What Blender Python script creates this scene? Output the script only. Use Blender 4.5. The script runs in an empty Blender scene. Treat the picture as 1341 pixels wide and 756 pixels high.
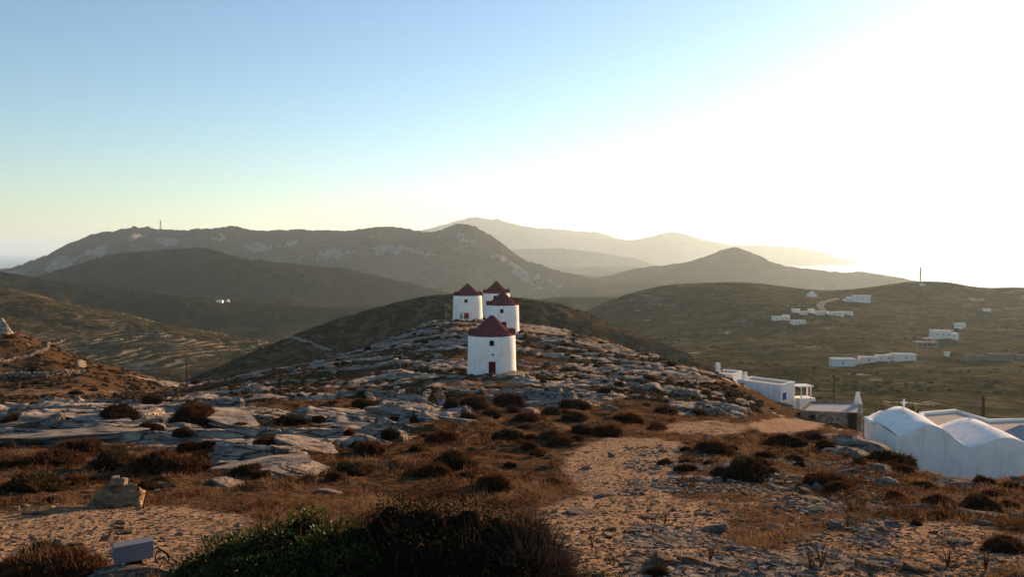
import bpy, bmesh, math, random
import numpy as np
from mathutils import Vector, Matrix
random.seed(7); rng = np.random.default_rng(7)
R = math.radians
sc = bpy.context.scene
col = sc.collection
# ------------------------------------------------------------------ camera, sky, sun, exposure
F, CX, CY = 1032.0, 670.5, 378.0            # photograph: 1341 x 756, focal length in its pixels
PITCH = math.atan((CY - 331.0) / F)         # sea horizon at row 331
SUN_AZ, SUN_EL = R(39.0), R(9.5)
cd = bpy.data.cameras.new('camera'); cam = bpy.data.objects.new('camera', cd); col.objects.link(cam)
cd.sensor_width = 36; cd.lens = 36 * F / 1341; cd.clip_start = 0.1; cd.clip_end = 200000
cam.location = (0, 0, 0); cam.rotation_euler = (math.pi/2 - PITCH, 0, 0)
sc.camera = cam
w = bpy.data.worlds.new('World'); sc.world = w; w.use_nodes = True
nt = w.node_tree; bg = nt.nodes['Background']
sky = nt.nodes.new('ShaderNodeTexSky'); sky.sky_type = 'NISHITA'; sky.sun_disc = False
sky.sun_elevation = SUN_EL; sky.sun_rotation = SUN_AZ
sky.altitude = 300; sky.air_density = 1.1; sky.dust_density = 0.25; sky.ozone_density = 2.7
nt.links.new(sky.outputs[0], bg.inputs[0]); bg.inputs[1].default_value = 0.083
sl = bpy.data.lights.new('sun', 'SUN'); sl.energy = 5.0; sl.angle = R(0.6); sl.color = (1.0, 0.65, 0.37)
so = bpy.data.objects.new('sun', sl); col.objects.link(so)
sd = Vector((math.sin(SUN_AZ)*math.cos(SUN_EL), math.cos(SUN_AZ)*math.cos(SUN_EL), math.sin(SUN_EL)))
so.rotation_euler = sd.to_track_quat('Z', 'Y').to_euler()
sc.view_settings.view_transform = 'Standard'; sc.view_settings.look = 'None'
sc.view_settings.exposure = 1.38; sc.view_settings.gamma = 1.0
sc.view_settings.use_curve_mapping = False
sc.render.engine = 'CYCLES'
sc.cycles.use_denoising = True
sc.cycles.max_bounces = 8; sc.cycles.diffuse_bounces = 3; sc.cycles.volume_bounces = 3
sc.cycles.transparent_max_bounces = 6
HAZE = 4.7e-5
SEA = -170.0
# ------------------------------------------------------------------ numeric helpers
def world(px, py, Y):
    dx = (px - CX)/F; dv = (CY - py)/F
    s = Y/(math.cos(PITCH) + dv*math.sin(PITCH))
    return Vector((s*dx, Y, s*(dv*math.cos(PITCH) - math.sin(PITCH))))
def project(x, y, z):
    d = y*math.cos(PITCH) - z*math.sin(PITCH); v = y*math.sin(PITCH) + z*math.cos(PITCH)
    return CX + F*x/d, CY - F*v/d
def _h(ix, iy, iz=0):
    n = (ix*374761393 + iy*668265263 + iz*1274126177) & 0xffffffff
    n = ((n ^ (n >> 13))*1274126177) & 0xffffffff
    n = ((n ^ (n >> 16))*2246822519) & 0xffffffff
    return ((n ^ (n >> 15)) & 0xffff)/32767.5 - 1.0
def vnoise(x, y, z=None):
    x = np.asarray(x, float); y = np.asarray(y, float)
    z = np.zeros_like(x) if z is None else np.asarray(z, float)
    xi, yi, zi = np.floor(x).astype(np.int64), np.floor(y).astype(np.int64), np.floor(z).astype(np.int64)
    f = [a - b for a, b in ((x, xi), (y, yi), (z, zi))]
    s = [a*a*a*(a*(a*6 - 15) + 10) for a in f]
    out = 0
    for a in (0, 1):
        for b in (0, 1):
            for c in (0, 1):
                wt = (s[0] if a else 1 - s[0])*(s[1] if b else 1 - s[1])*(s[2] if c else 1 - s[2])
                out = out + wt*_h(xi + a, yi + b, zi + c)
    return out
def vnoise2(x, y):
    x = np.asarray(x, float); y = np.asarray(y, float)
    xi, yi = np.floor(x).astype(np.int64), np.floor(y).astype(np.int64)
    fx, fy = x - xi, y - yi
    sx, sy = fx*fx*fx*(fx*(fx*6-15)+10), fy*fy*fy*(fy*(fy*6-15)+10)
    a = _h(xi, yi)*(1-sx) + _h(xi+1, yi)*sx
    b = _h(xi, yi+1)*(1-sx) + _h(xi+1, yi+1)*sx
    return a*(1-sy) + b*sy
def fbm(x, y, o=4, g=0.5):
    t, a = 0, 1.0
    for k in range(o):
        t = t + a*vnoise2(x*(2.03**k) + 17.3*k, y*(2.03**k) - 9.1*k); a *= g
    return t
def ridged(x, y, o=4):
    t, a = 0, 1.0
    for k in range(o):
        t = t + a*(1 - 2*np.abs(vnoise2(x*(2.1**k) + 31.7*k, y*(2.1**k) + 5.3*k))); a *= 0.5
    return t
def sstep(a, b, x):
    t = np.clip((x - a)/(b - a), 0, 1); return t*t*(3 - 2*t)
class TPS:
    """smooth height field through surveyed points: slope t = z/y over (x/y, ln y)"""
    def __init__(s, pts, k=2.6, lv=1.0, reg=1e-4):
        P = [world(*p) for p in pts]
        s.k, s.lv = k, lv
        s.c = np.array([[p.x/p.y*k, math.log(p.y)*lv] for p in P]); v = np.array([p.z/p.y for p in P])
        n = len(P)
        A = np.zeros((n+3, n+3)); A[:n, :n] = s.ker(s.c, s.c) + reg*np.eye(n)
        A[:n, n] = 1; A[:n, n+1:] = s.c; A[n:, :n] = A[:n, n:].T
        s.w = np.linalg.solve(A, np.concatenate([v, np.zeros(3)]))
    def ker(s, a, b):
        d2 = (a[:, None, 0]-b[None, :, 0])**2 + (a[:, None, 1]-b[None, :, 1])**2
        return 0.5*d2*np.log(d2 + 1e-9)
    def __call__(s, x, y):
        x = np.asarray(x, float); y = np.asarray(y, float); sh = x.shape
        q = np.stack([(x/y*s.k).ravel(), np.log(y).ravel()*s.lv], 1); n = len(s.c)
        out = np.empty(len(q))
        for i in range(0, len(q), 20000):
            b = q[i:i+20000]
            out[i:i+20000] = s.ker(b, s.c) @ s.w[:n] + s.w[n] + b @ s.w[n+1:]
        return out.reshape(sh)*y
def mesh_np(name, V, Fs, mats=(), smooth=True, attrs=None, mi=None):
    """Fs: an int array (n,k) or list of such arrays"""
    V = np.asarray(V, np.float32)
    if isinstance(Fs, np.ndarray): Fs = [Fs]
    Fs = [f for f in Fs if len(f)]
    me = bpy.data.meshes.new(name)
    me.vertices.add(len(V)); me.vertices.foreach_set('co', V.ravel())
    lv = np.concatenate([f.ravel() for f in Fs]).astype(np.int32)
    ls, o = [], 0
    for f in Fs:
        ls.append(o + np.arange(len(f))*f.shape[1]); o += f.size
    ls = np.concatenate(ls).astype(np.int32)
    me.loops.add(len(lv)); me.loops.foreach_set('vertex_index', lv)
    me.polygons.add(len(ls)); me.polygons.foreach_set('loop_start', ls)
    if mi is not None: me.polygons.foreach_set('material_index', np.asarray(mi, np.int32))
    me.update(calc_edges=True); me.validate()
    me.polygons.foreach_set('use_smooth', np.full(len(me.polygons), bool(smooth)))
    for k, v in (attrs or {}).items():
        me.attributes.new(k, 'FLOAT', 'POINT').data.foreach_set('value', np.asarray(v, np.float32))
    for m in mats: me.materials.append(m)
    return me
def link(name, me, parent=None, loc=None, rot=None, scl=None):
    o = bpy.data.objects.new(name, me); col.objects.link(o)
    if parent: o.parent = parent
    if loc is not None: o.location = loc
    if rot is not None: o.rotation_euler = rot
    if scl is not None: o.scale = scl
    return o
def tag(o, label, cat, group=None):
    o['label'] = label; o['category'] = cat; o['kind'] = 'thing'
    if group: o['group'] = group
    return o
def thing(name, label, cat, loc=(0, 0, 0), rz=0, group=None):
    return tag(link(name, None, loc=loc, rot=(0, 0, rz)), label, cat, group)
def grid_faces(nr, nc):
    i = np.arange((nr-1)*(nc-1)); r, c = i//(nc-1), i % (nc-1); a = r*nc + c
    return np.stack([a, a+1, a+nc+1, a+nc], 1)
class MB:
    """collects simple solids into one mesh"""
    def __init__(s): s.v, s.f = [], []
    def add(s, V, Fc):
        o = len(s.v); s.v += [tuple(p) for p in V]; s.f += [tuple(i + o for i in f) for f in Fc]; return s
    def box(s, c, d, rz=0, taper=1.0):
        c = Vector(c); hx, hy, hz = d[0]/2, d[1]/2, d[2]/2; M = Matrix.Rotation(rz, 3, 'Z'); V = []
        for k in (-1, 1):
            t = taper if k > 0 else 1
            for a, b in ((-1, -1), (1, -1), (1, 1), (-1, 1)): V.append(c + M @ Vector((a*hx*t, b*hy*t, k*hz)))
        return s.add(V, [(3, 2, 1, 0), (4, 5, 6, 7), (0, 1, 5, 4), (1, 2, 6, 5), (2, 3, 7, 6), (3, 0, 4, 7)])
    def prism(s, poly, z0, z1):
        n = len(poly); V = [(p[0], p[1], z0) for p in poly] + [(p[0], p[1], z1) for p in poly]
        return s.add(V, [tuple(range(n-1, -1, -1)), tuple(range(n, 2*n))] + [(i, (i+1) % n, (i+1) % n+n, i+n) for i in range(n)])
    def tube(s, pts, r, n=6):
        pts = [Vector(p) for p in pts]; m = len(pts); rs = r if isinstance(r, (list, tuple)) else [r]*m
        V, Fc = [], []
        for i, p in enumerate(pts):
            t = (pts[min(i+1, m-1)] - pts[max(i-1, 0)]).normalized()
            a = t.orthogonal().normalized(); b = t.cross(a)
            for k in range(n):
                g = 2*math.pi*k/n; V.append(p + (a*math.cos(g) + b*math.sin(g))*rs[i])
        for i in range(m-1):
            for k in range(n): Fc.append((i*n+k, i*n+(k+1) % n, (i+1)*n+(k+1) % n, (i+1)*n+k))
        Fc += [tuple(range(n-1, -1, -1)), tuple((m-1)*n + k for k in range(n))]
        return s.add(V, Fc)
    def lathe(s, prof, n=32, wob=0.0, c=(0, 0, 0)):
        V, Fc = [], []; m = len(prof)
        for i, (r, z) in enumerate(prof):
            for k in range(n):
                g = 2*math.pi*k/n; q = r*(1 + wob*math.sin(3*g + z)*math.cos(5*g - z*1.7))
                V.append((c[0]+q*math.cos(g), c[1]+q*math.sin(g), c[2]+z))
        for i in range(m-1):
            for k in range(n): Fc.append((i*n+k, i*n+(k+1) % n, (i+1)*n+(k+1) % n, (i+1)*n+k))
        return s.add(V, Fc + [tuple(range(n-1, -1, -1)), tuple((m-1)*n + k for k in range(n))])
    def build(s, name, mat, parent=None, loc=None, bevel=0, smooth=False, rot=None):
        me = bpy.data.meshes.new(name); me.from_pydata(s.v, [], s.f); me.materials.append(mat)
        if smooth: me.shade_smooth()
        o = link(name, me, parent, loc, rot)
        if bevel:
            b = o.modifiers.new('bevel', 'BEVEL'); b.width = bevel; b.segments = 2; b.limit_method = 'ANGLE'
        return o
# ------------------------------------------------------------------ materials
class NT:
    def __init__(s, name):
        s.m = bpy.data.materials.new(name); s.m.use_nodes = True; s.t = s.m.node_tree; s.n = s.t.nodes; s.l = s.t.links
        s.b = s.n['Principled BSDF']; s.b.inputs['Specular IOR Level'].default_value = 0.0
    def node(s, typ, **kw):
        n = s.n.new(typ)
        for k, v in kw.items():
            if k.startswith('i_'):
                key = k[2:]; n.inputs[int(key) if key.isdigit() else key].default_value = v
            else: setattr(n, k, v)
        return n
    def coord(s, rnd=False, stretch=None):
        tc = s.node('ShaderNodeTexCoord'); o = tc.outputs['Object']
        if stretch:
            mp = s.node('ShaderNodeMapping'); mp.inputs['Rotation'].default_value = stretch[1]; mp.inputs['Scale'].default_value = stretch[0]
            s.l.new(o, mp.inputs[0]); o = mp.outputs[0]
        if rnd:
            oi = s.node('ShaderNodeObjectInfo'); ad = s.node('ShaderNodeVectorMath', operation='ADD')
            mu = s.node('ShaderNodeMath', operation='MULTIPLY', i_1=97.0); s.l.new(oi.outputs['Random'], mu.inputs[0])
            s.l.new(o, ad.inputs[0]); s.l.new(mu.outputs[0], ad.inputs[1]); o = ad.outputs[0]
        return o
    def noise(s, co, scale, det=6, rough=0.6, dist=0.0):
        n = s.node('ShaderNodeTexNoise'); s.l.new(co, n.inputs['Vector'])
        n.inputs['Scale'].default_value = scale; n.inputs['Detail'].default_value = det
        n.inputs['Roughness'].default_value = rough; n.inputs['Distortion'].default_value = dist
        return n.outputs['Fac']
    def ramp(s, fac, stops):
        r = s.node('ShaderNodeValToRGB'); s.l.new(fac, r.inputs[0]); e = r.color_ramp.elements
        while len(e) < len(stops): e.new(0.5)
        for k, (p, c) in enumerate(stops):
            e[k].position = p; e[k].color = (c, c, c, 1) if isinstance(c, (int, float)) else (*c, 1)
        return r.outputs[0]
    def mix(s, fac, a, b, mode='MIX'):
        m = s.node('ShaderNodeMix', data_type='RGBA', blend_type=mode)
        for k, v in ((0, fac), (6, a), (7, b)):
            if hasattr(v, 'links'): s.l.new(v, m.inputs[k])
            else: m.inputs[k].default_value = v if k == 0 else (*v, 1)
        return m.outputs[2]
    def math(s, op, a, b=0.0):
        m = s.node('ShaderNodeMath', operation=op)
        for k, v in ((0, a), (1, b)):
            if hasattr(v, 'links'): s.l.new(v, m.inputs[k])
            else: m.inputs[k].default_value = v
        return m.outputs[0]
    def attr(s, name): return s.node('ShaderNodeAttribute', attribute_name=name).outputs['Fac']
    def out(s, colr, rough=0.85, bump=None, bs=0.5, bd=0.02):
        if hasattr(colr, 'links'): s.l.new(colr, s.b.inputs['Base Color'])
        else: s.b.inputs['Base Color'].default_value = (*colr, 1)
        if hasattr(rough, 'links'): s.l.new(rough, s.b.inputs['Roughness'])
        else: s.b.inputs['Roughness'].default_value = rough
        if bump is not None:
            bn = s.node('ShaderNodeBump'); bn.inputs['Strength'].default_value = bs; bn.inputs['Distance'].default_value = bd
            s.l.new(bump, bn.inputs['Height']); s.l.new(bn.outputs[0], s.b.inputs['Normal'])
        return s.m
def simple(name, c, rough=0.7, var=0.25, scale=4.0, bs=0.15, bd=0.01, rnd=True, metal=0):
    t = NT(name); co = t.coord(rnd)
    n = t.noise(co, scale, 6, 0.65)
    c1 = tuple(x*(1-var) for x in c); c2 = tuple(min(1, x*(1+var)) for x in c)
    t.b.inputs['Metallic'].default_value = metal
    return t.out(t.ramp(n, [(0.3, c1), (0.7, c2)]), rough, n, bs, bd)
def ground_mat():
    t = NT('hillside_ground'); co = t.coord()
    rock, path = t.attr('rock'), t.attr('path')
    n1 = t.noise(co, 0.9, 8, 0.65); n2 = t.noise(co, 7, 6, 0.7); n3 = t.noise(co, 0.12, 4, 0.5); n4 = t.noise(co, 38, 3, 0.6)
    litter = t.ramp(n2, [(0.32, (0.022, 0.011, 0.006)), (0.5, (0.080, 0.042, 0.022)), (0.75, (0.175, 0.105, 0.058))])
    litter = t.mix(t.ramp(n1, [(0.42, 0.0), (0.62, 1.0)]), litter, t.ramp(n2, [(0.3, (0.034, 0.021, 0.010)), (0.7, (0.14, 0.083, 0.040))]))
    soil = t.ramp(n2, [(0.30, (0.085, 0.046, 0.025)), (0.5, (0.28, 0.175, 0.105)), (0.78, (0.48, 0.33, 0.215))])
    soil = t.mix(t.ramp(n4, [(0.55, 0.0), (0.68, 0.6)]), soil, (0.42, 0.36, 0.30))
    stn = t.coord(False, ((0.5, 2.2, 3.0), (0, 0, 0.35)))
    r1 = t.noise(stn, 1.3, 10, 0.72, 0.6)
    rockc = t.ramp(r1, [(0.33, (0.030, 0.026, 0.022)), (0.44, (0.17, 0.15, 0.13)), (0.58, (0.48, 0.385, 0.29)), (0.8, (0.68, 0.56, 0.44))])
    rockc = t.mix(t.ramp(n1, [(0.46, 0.0), (0.7, 0.6)]), rockc, (0.27, 0.19, 0.125))
    vo = t.node('ShaderNodeTexVoronoi', feature='DISTANCE_TO_EDGE'); vo.inputs['Scale'].default_value = 1.0
    dst = t.node('ShaderNodeMix', data_type='VECTOR'); dst.inputs[0].default_value = 0.25; nz = t.node('ShaderNodeTexNoise'); nz.inputs['Scale'].default_value = 1.6; nz.inputs['Detail'].default_value = 4
    t.l.new(stn, nz.inputs['Vector']); t.l.new(stn, dst.inputs[4]); t.l.new(nz.outputs['Color'], dst.inputs[5]); t.l.new(dst.outputs[1], vo.inputs['Vector'])
    crack = t.ramp(vo.outputs['Distance'], [(0.0, 0.0), (0.045, 1.0)])
    rockc = t.mix(crack, (0.035, 0.028, 0.022), rockc)
    def edge(a, nn, lo, hi, k=0.9):
        return t.ramp(t.math('ADD', a, t.math('MULTIPLY', t.math('SUBTRACT', nn, 0.5), k)), [(lo, 0.0), (hi, 1.0)])
    c = t.mix(edge(path, n1, 0.42, 0.80, 1.7), litter, soil)
    c = t.mix(edge(rock, n2, 0.40, 0.56), c, rockc)
    h = t.math('ADD', t.math('MULTIPLY', n2, 0.7), t.math('MULTIPLY', n4, 0.22))
    h = t.math('ADD', h, t.math('MULTIPLY', r1, 0.5)); h = t.math('ADD', h, t.math('MULTIPLY', crack, 0.35))
    return t.out(c, 0.92, h, 0.9, 0.16)
def rock_mat(name, tint=(1, 1, 1), lich=0.45):
    t = NT(name); co = t.coord(True); st = t.coord(True, ((1, 1, 3.4), (0.15, 0.1, 0)))
    n1 = t.noise(st, 2.2, 10, 0.72, 0.5); n2 = t.noise(co, 1.1, 5, 0.6); n3 = t.noise(co, 22, 4, 0.7)
    m = lambda c: tuple(a*b for a, b in zip(c, tint))
    c = t.ramp(n1, [(0.32, m((0.035, 0.030, 0.026))), (0.44, m((0.18, 0.16, 0.14))), (0.6, m((0.44, 0.345, 0.255))), (0.8, m((0.60, 0.485, 0.365)))])
    c = t.mix(t.ramp(n2, [(0.5, 0.0), (0.68, lich)]), c, (0.27, 0.165, 0.095))
    c = t.mix(t.ramp(n3, [(0.62, 0.0), (0.72, 0.6)]), c, (0.09, 0.085, 0.075))
    return t.out(c, 0.9, t.math('ADD', n1, t.math('MULTIPLY', n3, 0.25)), 1.0, 0.25)
def hill_mat(name, dark, mid, light, rockc, scale=0.03, bd=2.0):
    t = NT(name); co = t.coord(); rock = t.attr('rock'); terr = t.attr('terr')
    n1 = t.noise(co, scale, 8, 0.68); n2 = t.noise(co, scale*7, 6, 0.7); n3 = t.noise(co, scale*0.22, 4, 0.5)
    c = t.ramp(n1, [(0.3, dark), (0.52, mid), (0.75, light)])
    c = t.mix(t.ramp(n2, [(0.44, 0.75), (0.56, 0.0)]), c, tuple(x*0.45 for x in dark))
    c = t.mix(t.ramp(n3, [(0.4, 0.0), (0.65, 0.3)]), c, light)
    n5 = t.noise(co, scale*2.3, 5, 0.6, 0.8)
    c = t.mix(t.ramp(n5, [(0.46, 0.9), (0.54, 0.0)]), c, tuple(x*f for x, f in zip(dark, (0.75, 0.95, 0.6))))
    rc = t.ramp(n2, [(0.3, tuple(x*0.5 for x in rockc)), (0.65, rockc)])
    e = t.ramp(t.math('ADD', rock, t.math('MULTIPLY', t.math('SUBTRACT', n2, 0.5), 0.8)), [(0.42, 0.0), (0.58, 1.0)])
    c = t.mix(e, c, rc)
    c = t.mix(t.math('MULTIPLY', terr, t.ramp(n1, [(0.42, 0.1), (0.58, 1.0)])), c, (0.24, 0.18, 0.115))  # paler risers: stone walls, plus their lit look put into the colour
    return t.out(c, 0.95, t.math('ADD', n2, n1), 0.6, bd)
def leafy(name, cols, trans=0.25, rough=0.6, scale=3.0, spec=0.0):
    t = NT(name); co = t.coord(True); n = t.noise(co, scale, 4, 0.7)
    c = t.ramp(n, [(0.25 + 0.5*i/(len(cols)-1), k) for i, k in enumerate(cols)])
    m = t.out(c, rough); t.b.inputs['Specular IOR Level'].default_value = spec
    if trans:
        tr = t.node('ShaderNodeBsdfTranslucent'); t.l.new(c, tr.inputs[0])
        mx = t.node('ShaderNodeMixShader'); mx.inputs[0].default_value = trans
        t.l.new(t.b.outputs[0], mx.inputs[1]); t.l.new(tr.outputs[0], mx.inputs[2])
        t.l.new(mx.outputs[0], t.n['Material Output'].inputs[0])
    return m
M_ground = ground_mat()
M_rock = rock_mat('grey_limestone'); M_rockw = rock_mat('ochre_limestone', (1.35, 1.08, 0.78), 0.5)
M_rockg = rock_mat('weathered_grey_limestone', (0.88, 0.88, 0.88), 0.3)
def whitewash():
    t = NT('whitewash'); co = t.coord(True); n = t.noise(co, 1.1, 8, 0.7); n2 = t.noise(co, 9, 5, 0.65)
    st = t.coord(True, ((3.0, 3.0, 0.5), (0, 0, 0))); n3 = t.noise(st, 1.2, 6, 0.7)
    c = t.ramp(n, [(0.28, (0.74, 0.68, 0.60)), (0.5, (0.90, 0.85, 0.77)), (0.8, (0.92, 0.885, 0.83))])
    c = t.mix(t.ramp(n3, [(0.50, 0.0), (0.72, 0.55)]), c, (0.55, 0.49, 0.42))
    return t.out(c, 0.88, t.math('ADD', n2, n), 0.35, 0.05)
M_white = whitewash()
M_roofred = simple('maroon_roof_paint', (0.15, 0.052, 0.048), 0.65, 0.4, 2.5)
M_doorred = simple('dark_red_door_paint', (0.095, 0.012, 0.012), 0.5, 0.2, 6)
M_brightred = simple('bright_red_door_paint', (0.34, 0.025, 0.02), 0.5, 0.2, 6)
M_dark = simple('dark_window_glass', (0.012, 0.012, 0.014), 0.25, 0.1)
M_wood = simple('weathered_pole_wood', (0.055, 0.040, 0.030), 0.9, 0.3, 8)
M_frame = simple('brown_window_frame', (0.09, 0.06, 0.035), 0.7)
M_blue = simple('blue_shutter_paint', (0.05, 0.09, 0.28), 0.5)
M_roofscreed = simple('tan_roof_screed', (0.52, 0.42, 0.32), 0.9, 0.15, 1.5)
M_concrete = simple('bare_concrete', (0.34, 0.31, 0.28), 0.9, 0.2, 1.0)
M_steel = simple('galvanised_steel', (0.28, 0.28, 0.29), 0.55, 0.15, 3, metal=0.3)
M_floodgrey = simple('grey_lamp_housing', (0.17, 0.17, 0.18), 0.5, 0.06, 3.0, 0.05, 0.002)
M_black = simple('black_cable', (0.012, 0.011, 0.010), 0.6)
def masonry():
    t = NT('rubble_masonry'); co = t.coord(True)
    v = t.node('ShaderNodeTexVoronoi', feature='DISTANCE_TO_EDGE'); v.inputs['Scale'].default_value = 3.6; t.l.new(co, v.inputs['Vector'])
    v2 = t.node('ShaderNodeTexVoronoi'); v2.inputs['Scale'].default_value = 3.6; t.l.new(co, v2.inputs['Vector'])
    g = t.node('ShaderNodeSeparateColor'); t.l.new(v2.outputs['Color'], g.inputs[0])
    c = t.ramp(g.outputs[0], [(0.0, (0.13, 0.105, 0.08)), (0.5, (0.22, 0.18, 0.14)), (1.0, (0.32, 0.27, 0.22))])
    c = t.mix(t.ramp(v.outputs['Distance'], [(0.02, 1.0), (0.07, 0.0)]), c, (0.07, 0.055, 0.04))
    return t.out(c, 0.95, v.outputs['Distance'], 0.8, 0.06)
M_masonry = masonry()
M_shrub = leafy('brown_cushion_shrub', [(0.028, 0.013, 0.007), (0.090, 0.040, 0.018), (0.19, 0.09, 0.042)], 0.15, 0.8, 4)
M_shrub2 = leafy('olive_brown_shrub', [(0.020, 0.014, 0.008), (0.055, 0.038, 0.018), (0.12, 0.08, 0.04)], 0.15, 0.8, 4)
M_shrubcore = simple('shrub_dark_core', (0.020, 0.011, 0.007), 0.95, 0.4, 9, 0.5, 0.05)  # dark core colour; in the bushes it stands for inner shade
M_grass = leafy('dry_straw_grass', [(0.10, 0.052, 0.026), (0.20, 0.115, 0.058), (0.37, 0.24, 0.135)], 0.25, 0.7, 1.2)
M_leaf = leafy('evergreen_leaf', [(0.010, 0.017, 0.004), (0.028, 0.042, 0.008), (0.075, 0.09, 0.016)], 0.32, 0.5, 6, 0.12)
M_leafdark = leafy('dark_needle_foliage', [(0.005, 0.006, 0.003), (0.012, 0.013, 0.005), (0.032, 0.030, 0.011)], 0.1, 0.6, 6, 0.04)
M_twig = leafy('dry_bare_twig', [(0.05, 0.033, 0.022), (0.10, 0.065, 0.04), (0.17, 0.12, 0.085)], 0, 0.85, 5)
M_twigred = leafy('reddish_dry_twig', [(0.035, 0.016, 0.009), (0.085, 0.038, 0.018), (0.15, 0.08, 0.04)], 0.1, 0.85, 5)
M_gravel = rock_mat('gravel_stone', (1.0, 0.82, 0.65), 0.4)
# ------------------------------------------------------------------ near ground (camera hill, saddle, windmill knoll)
near_pts = []
def P(*rows):
    for px, lst in rows:
        for py, Y in lst: near_pts.append((px, py, Y))
P((-330, [(1080, 4), (770, 9), (708, 13), (660, 18), (602, 27), (545, 50), (548, 66), (520, 90), (435, 130), (480, 200), (600, 320)]),
  (-100, [(1060, 4), (765, 9), (704, 13), (656, 18), (600, 27), (565, 38), (538, 50), (540, 62), (520, 90), (505, 105), (492, 112), (434, 138), (470, 200), (580, 320)]),
  (20, [(648, 19), (602, 27), (562, 38), (537, 50), (541, 62), (522, 88), (506, 104), (494, 112), (470, 124), (438, 140), (470, 190)]),
  (100, [(648, 19), (602, 27), (562, 38), (536, 50), (542, 64), (522, 88), (506, 104), (494, 113), (468, 145), (500, 195)]),
  (170, [(1040, 4), (758, 9), (702, 13), (655, 18), (600, 27), (562, 38), (534, 50), (541, 63), (524, 90), (512, 112), (487, 150), (520, 200)]),
  (250, [(600, 27), (562, 38), (533, 51), (543, 64), (524, 92), (508, 128), (502, 148), (540, 200)]),
  (340, [(1035, 4), (756, 9), (700, 13), (654, 18), (600, 27), (562, 38), (530, 52), (542, 64), (523, 84), (504, 110), (487, 142), (520, 190), (580, 320)]),
  (450, [(524, 54), (539, 66), (521, 80), (496, 106), (463, 150), (500, 200)]),
  (505, [(1030, 4), (756, 9), (700, 13), (653, 18), (600, 27), (562, 39)]),
  (560, [(527, 54), (541, 62), (518, 78), (482, 105), (452, 130), (425, 160), (450, 200), (530, 280)]),
  (645, [(535, 52), (522, 66), (502, 86), (491, 95), (489, 99), (452, 126), (434, 140), (420, 163), (417, 172), (432, 200), (520, 280)]),
  (680, [(1030, 4), (756, 9), (700, 13), (653, 18), (600, 27), (560, 39), (536, 52)]),
  (725, [(526, 60), (513, 75), (497, 92), (468, 118), (430, 156), (450, 190), (530, 280)]),
  (800, [(541, 50), (523, 65), (505, 85), (480, 110), (450, 146), (480, 190), (540, 270)]),
  (860, [(1030, 4), (756, 9), (700, 13), (653, 18), (602, 26), (567, 38), (540, 56), (512, 85), (468, 133), (498, 172)]),
  (940, [(556, 46), (532, 68), (508, 95), (491, 120), (520, 150), (560, 230)]),
  (1000, [(1035, 4), (757, 9), (702, 13), (655, 18), (604, 26), (572, 40), (549, 60), (529, 88), (519, 106), (540, 135), (570, 200)]),
  (1060, [(642, 20), (594, 32), (566, 52), (554, 80), (548, 105), (575, 140)]),
  (1125, [(757, 9), (702, 13), (655, 18), (612, 26), (586, 37), (574, 52), (566, 82), (580, 110), (600, 200)]),
  (1200, [(645, 20), (622, 28), (640, 38), (635, 55), (615, 75), (605, 110)]),
  (1341, [(1040, 4), (762, 9), (706, 13), (662, 18), (632, 26), (662, 38), (650, 55), (625, 75), (610, 110), (600, 200)]),
  (1500, [(1050, 4), (770, 9), (712, 13), (672, 18), (655, 26), (690, 40), (690, 60), (650, 90), (610, 200)]),
  (1680, [(1060, 4), (780, 9), (720, 13), (690, 18), (680, 26), (720, 40), (720, 60), (660, 100), (620, 200)]))
near = TPS(near_pts, reg=2e-5)
ROCKS = [(150, 548, 240, 20, 1), (300, 572, 250, 26, 1), (90, 570, 150, 18, .9), (430, 563, 150, 28, 1), (545, 537, 90, 14, 1), (345, 603, 80, 18, 1), (60, 540, 120, 10, .8),
         (430, 492, 230, 34, .62), (330, 508, 150, 18, .6), (560, 455, 90, 40, .7), (645, 475, 90, 60, .8), (760, 485, 120, 42, .85), (700, 440, 60, 30, .8), (870, 500, 70, 26, .6), (690, 522, 120, 14, .7),
         (1150, 596, 75, 22, .75), (1250, 640, 70, 20, .6), (1170, 650, 70, 24, .55), (930, 540, 60, 12, .55), (850, 628, 60, 10, .5), (760, 670, 45, 16, .5)]
PATHS = [(812, 612, 78, 38, 1), (825, 700, 135, 66, 1), (925, 562, 62, 11, .8), (1030, 558, 52, 10, .95), (1190, 725, 180, 38, .82), (980, 660, 110, 40, .42), (930, 765, 280, 48, .9), (90, 715, 190, 52, .9), (200, 690, 140, 26, .9), (1060, 620, 80, 30, .3), (600, 505, 60, 9, .6), (760, 560, 40, 10, .4), (60, 515, 150, 8, .5), (858, 588, 40, 14, .9)]
def mask(L, px, py):
    m = np.zeros_like(px)
    for cx, cy, rx, ry, wt in L:
        d = ((px-cx)/rx)**2 + ((py-cy)/ry)**2
        m = np.maximum(m, wt*(1 - sstep(0.45, 1.5, d)))
    return m
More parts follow.
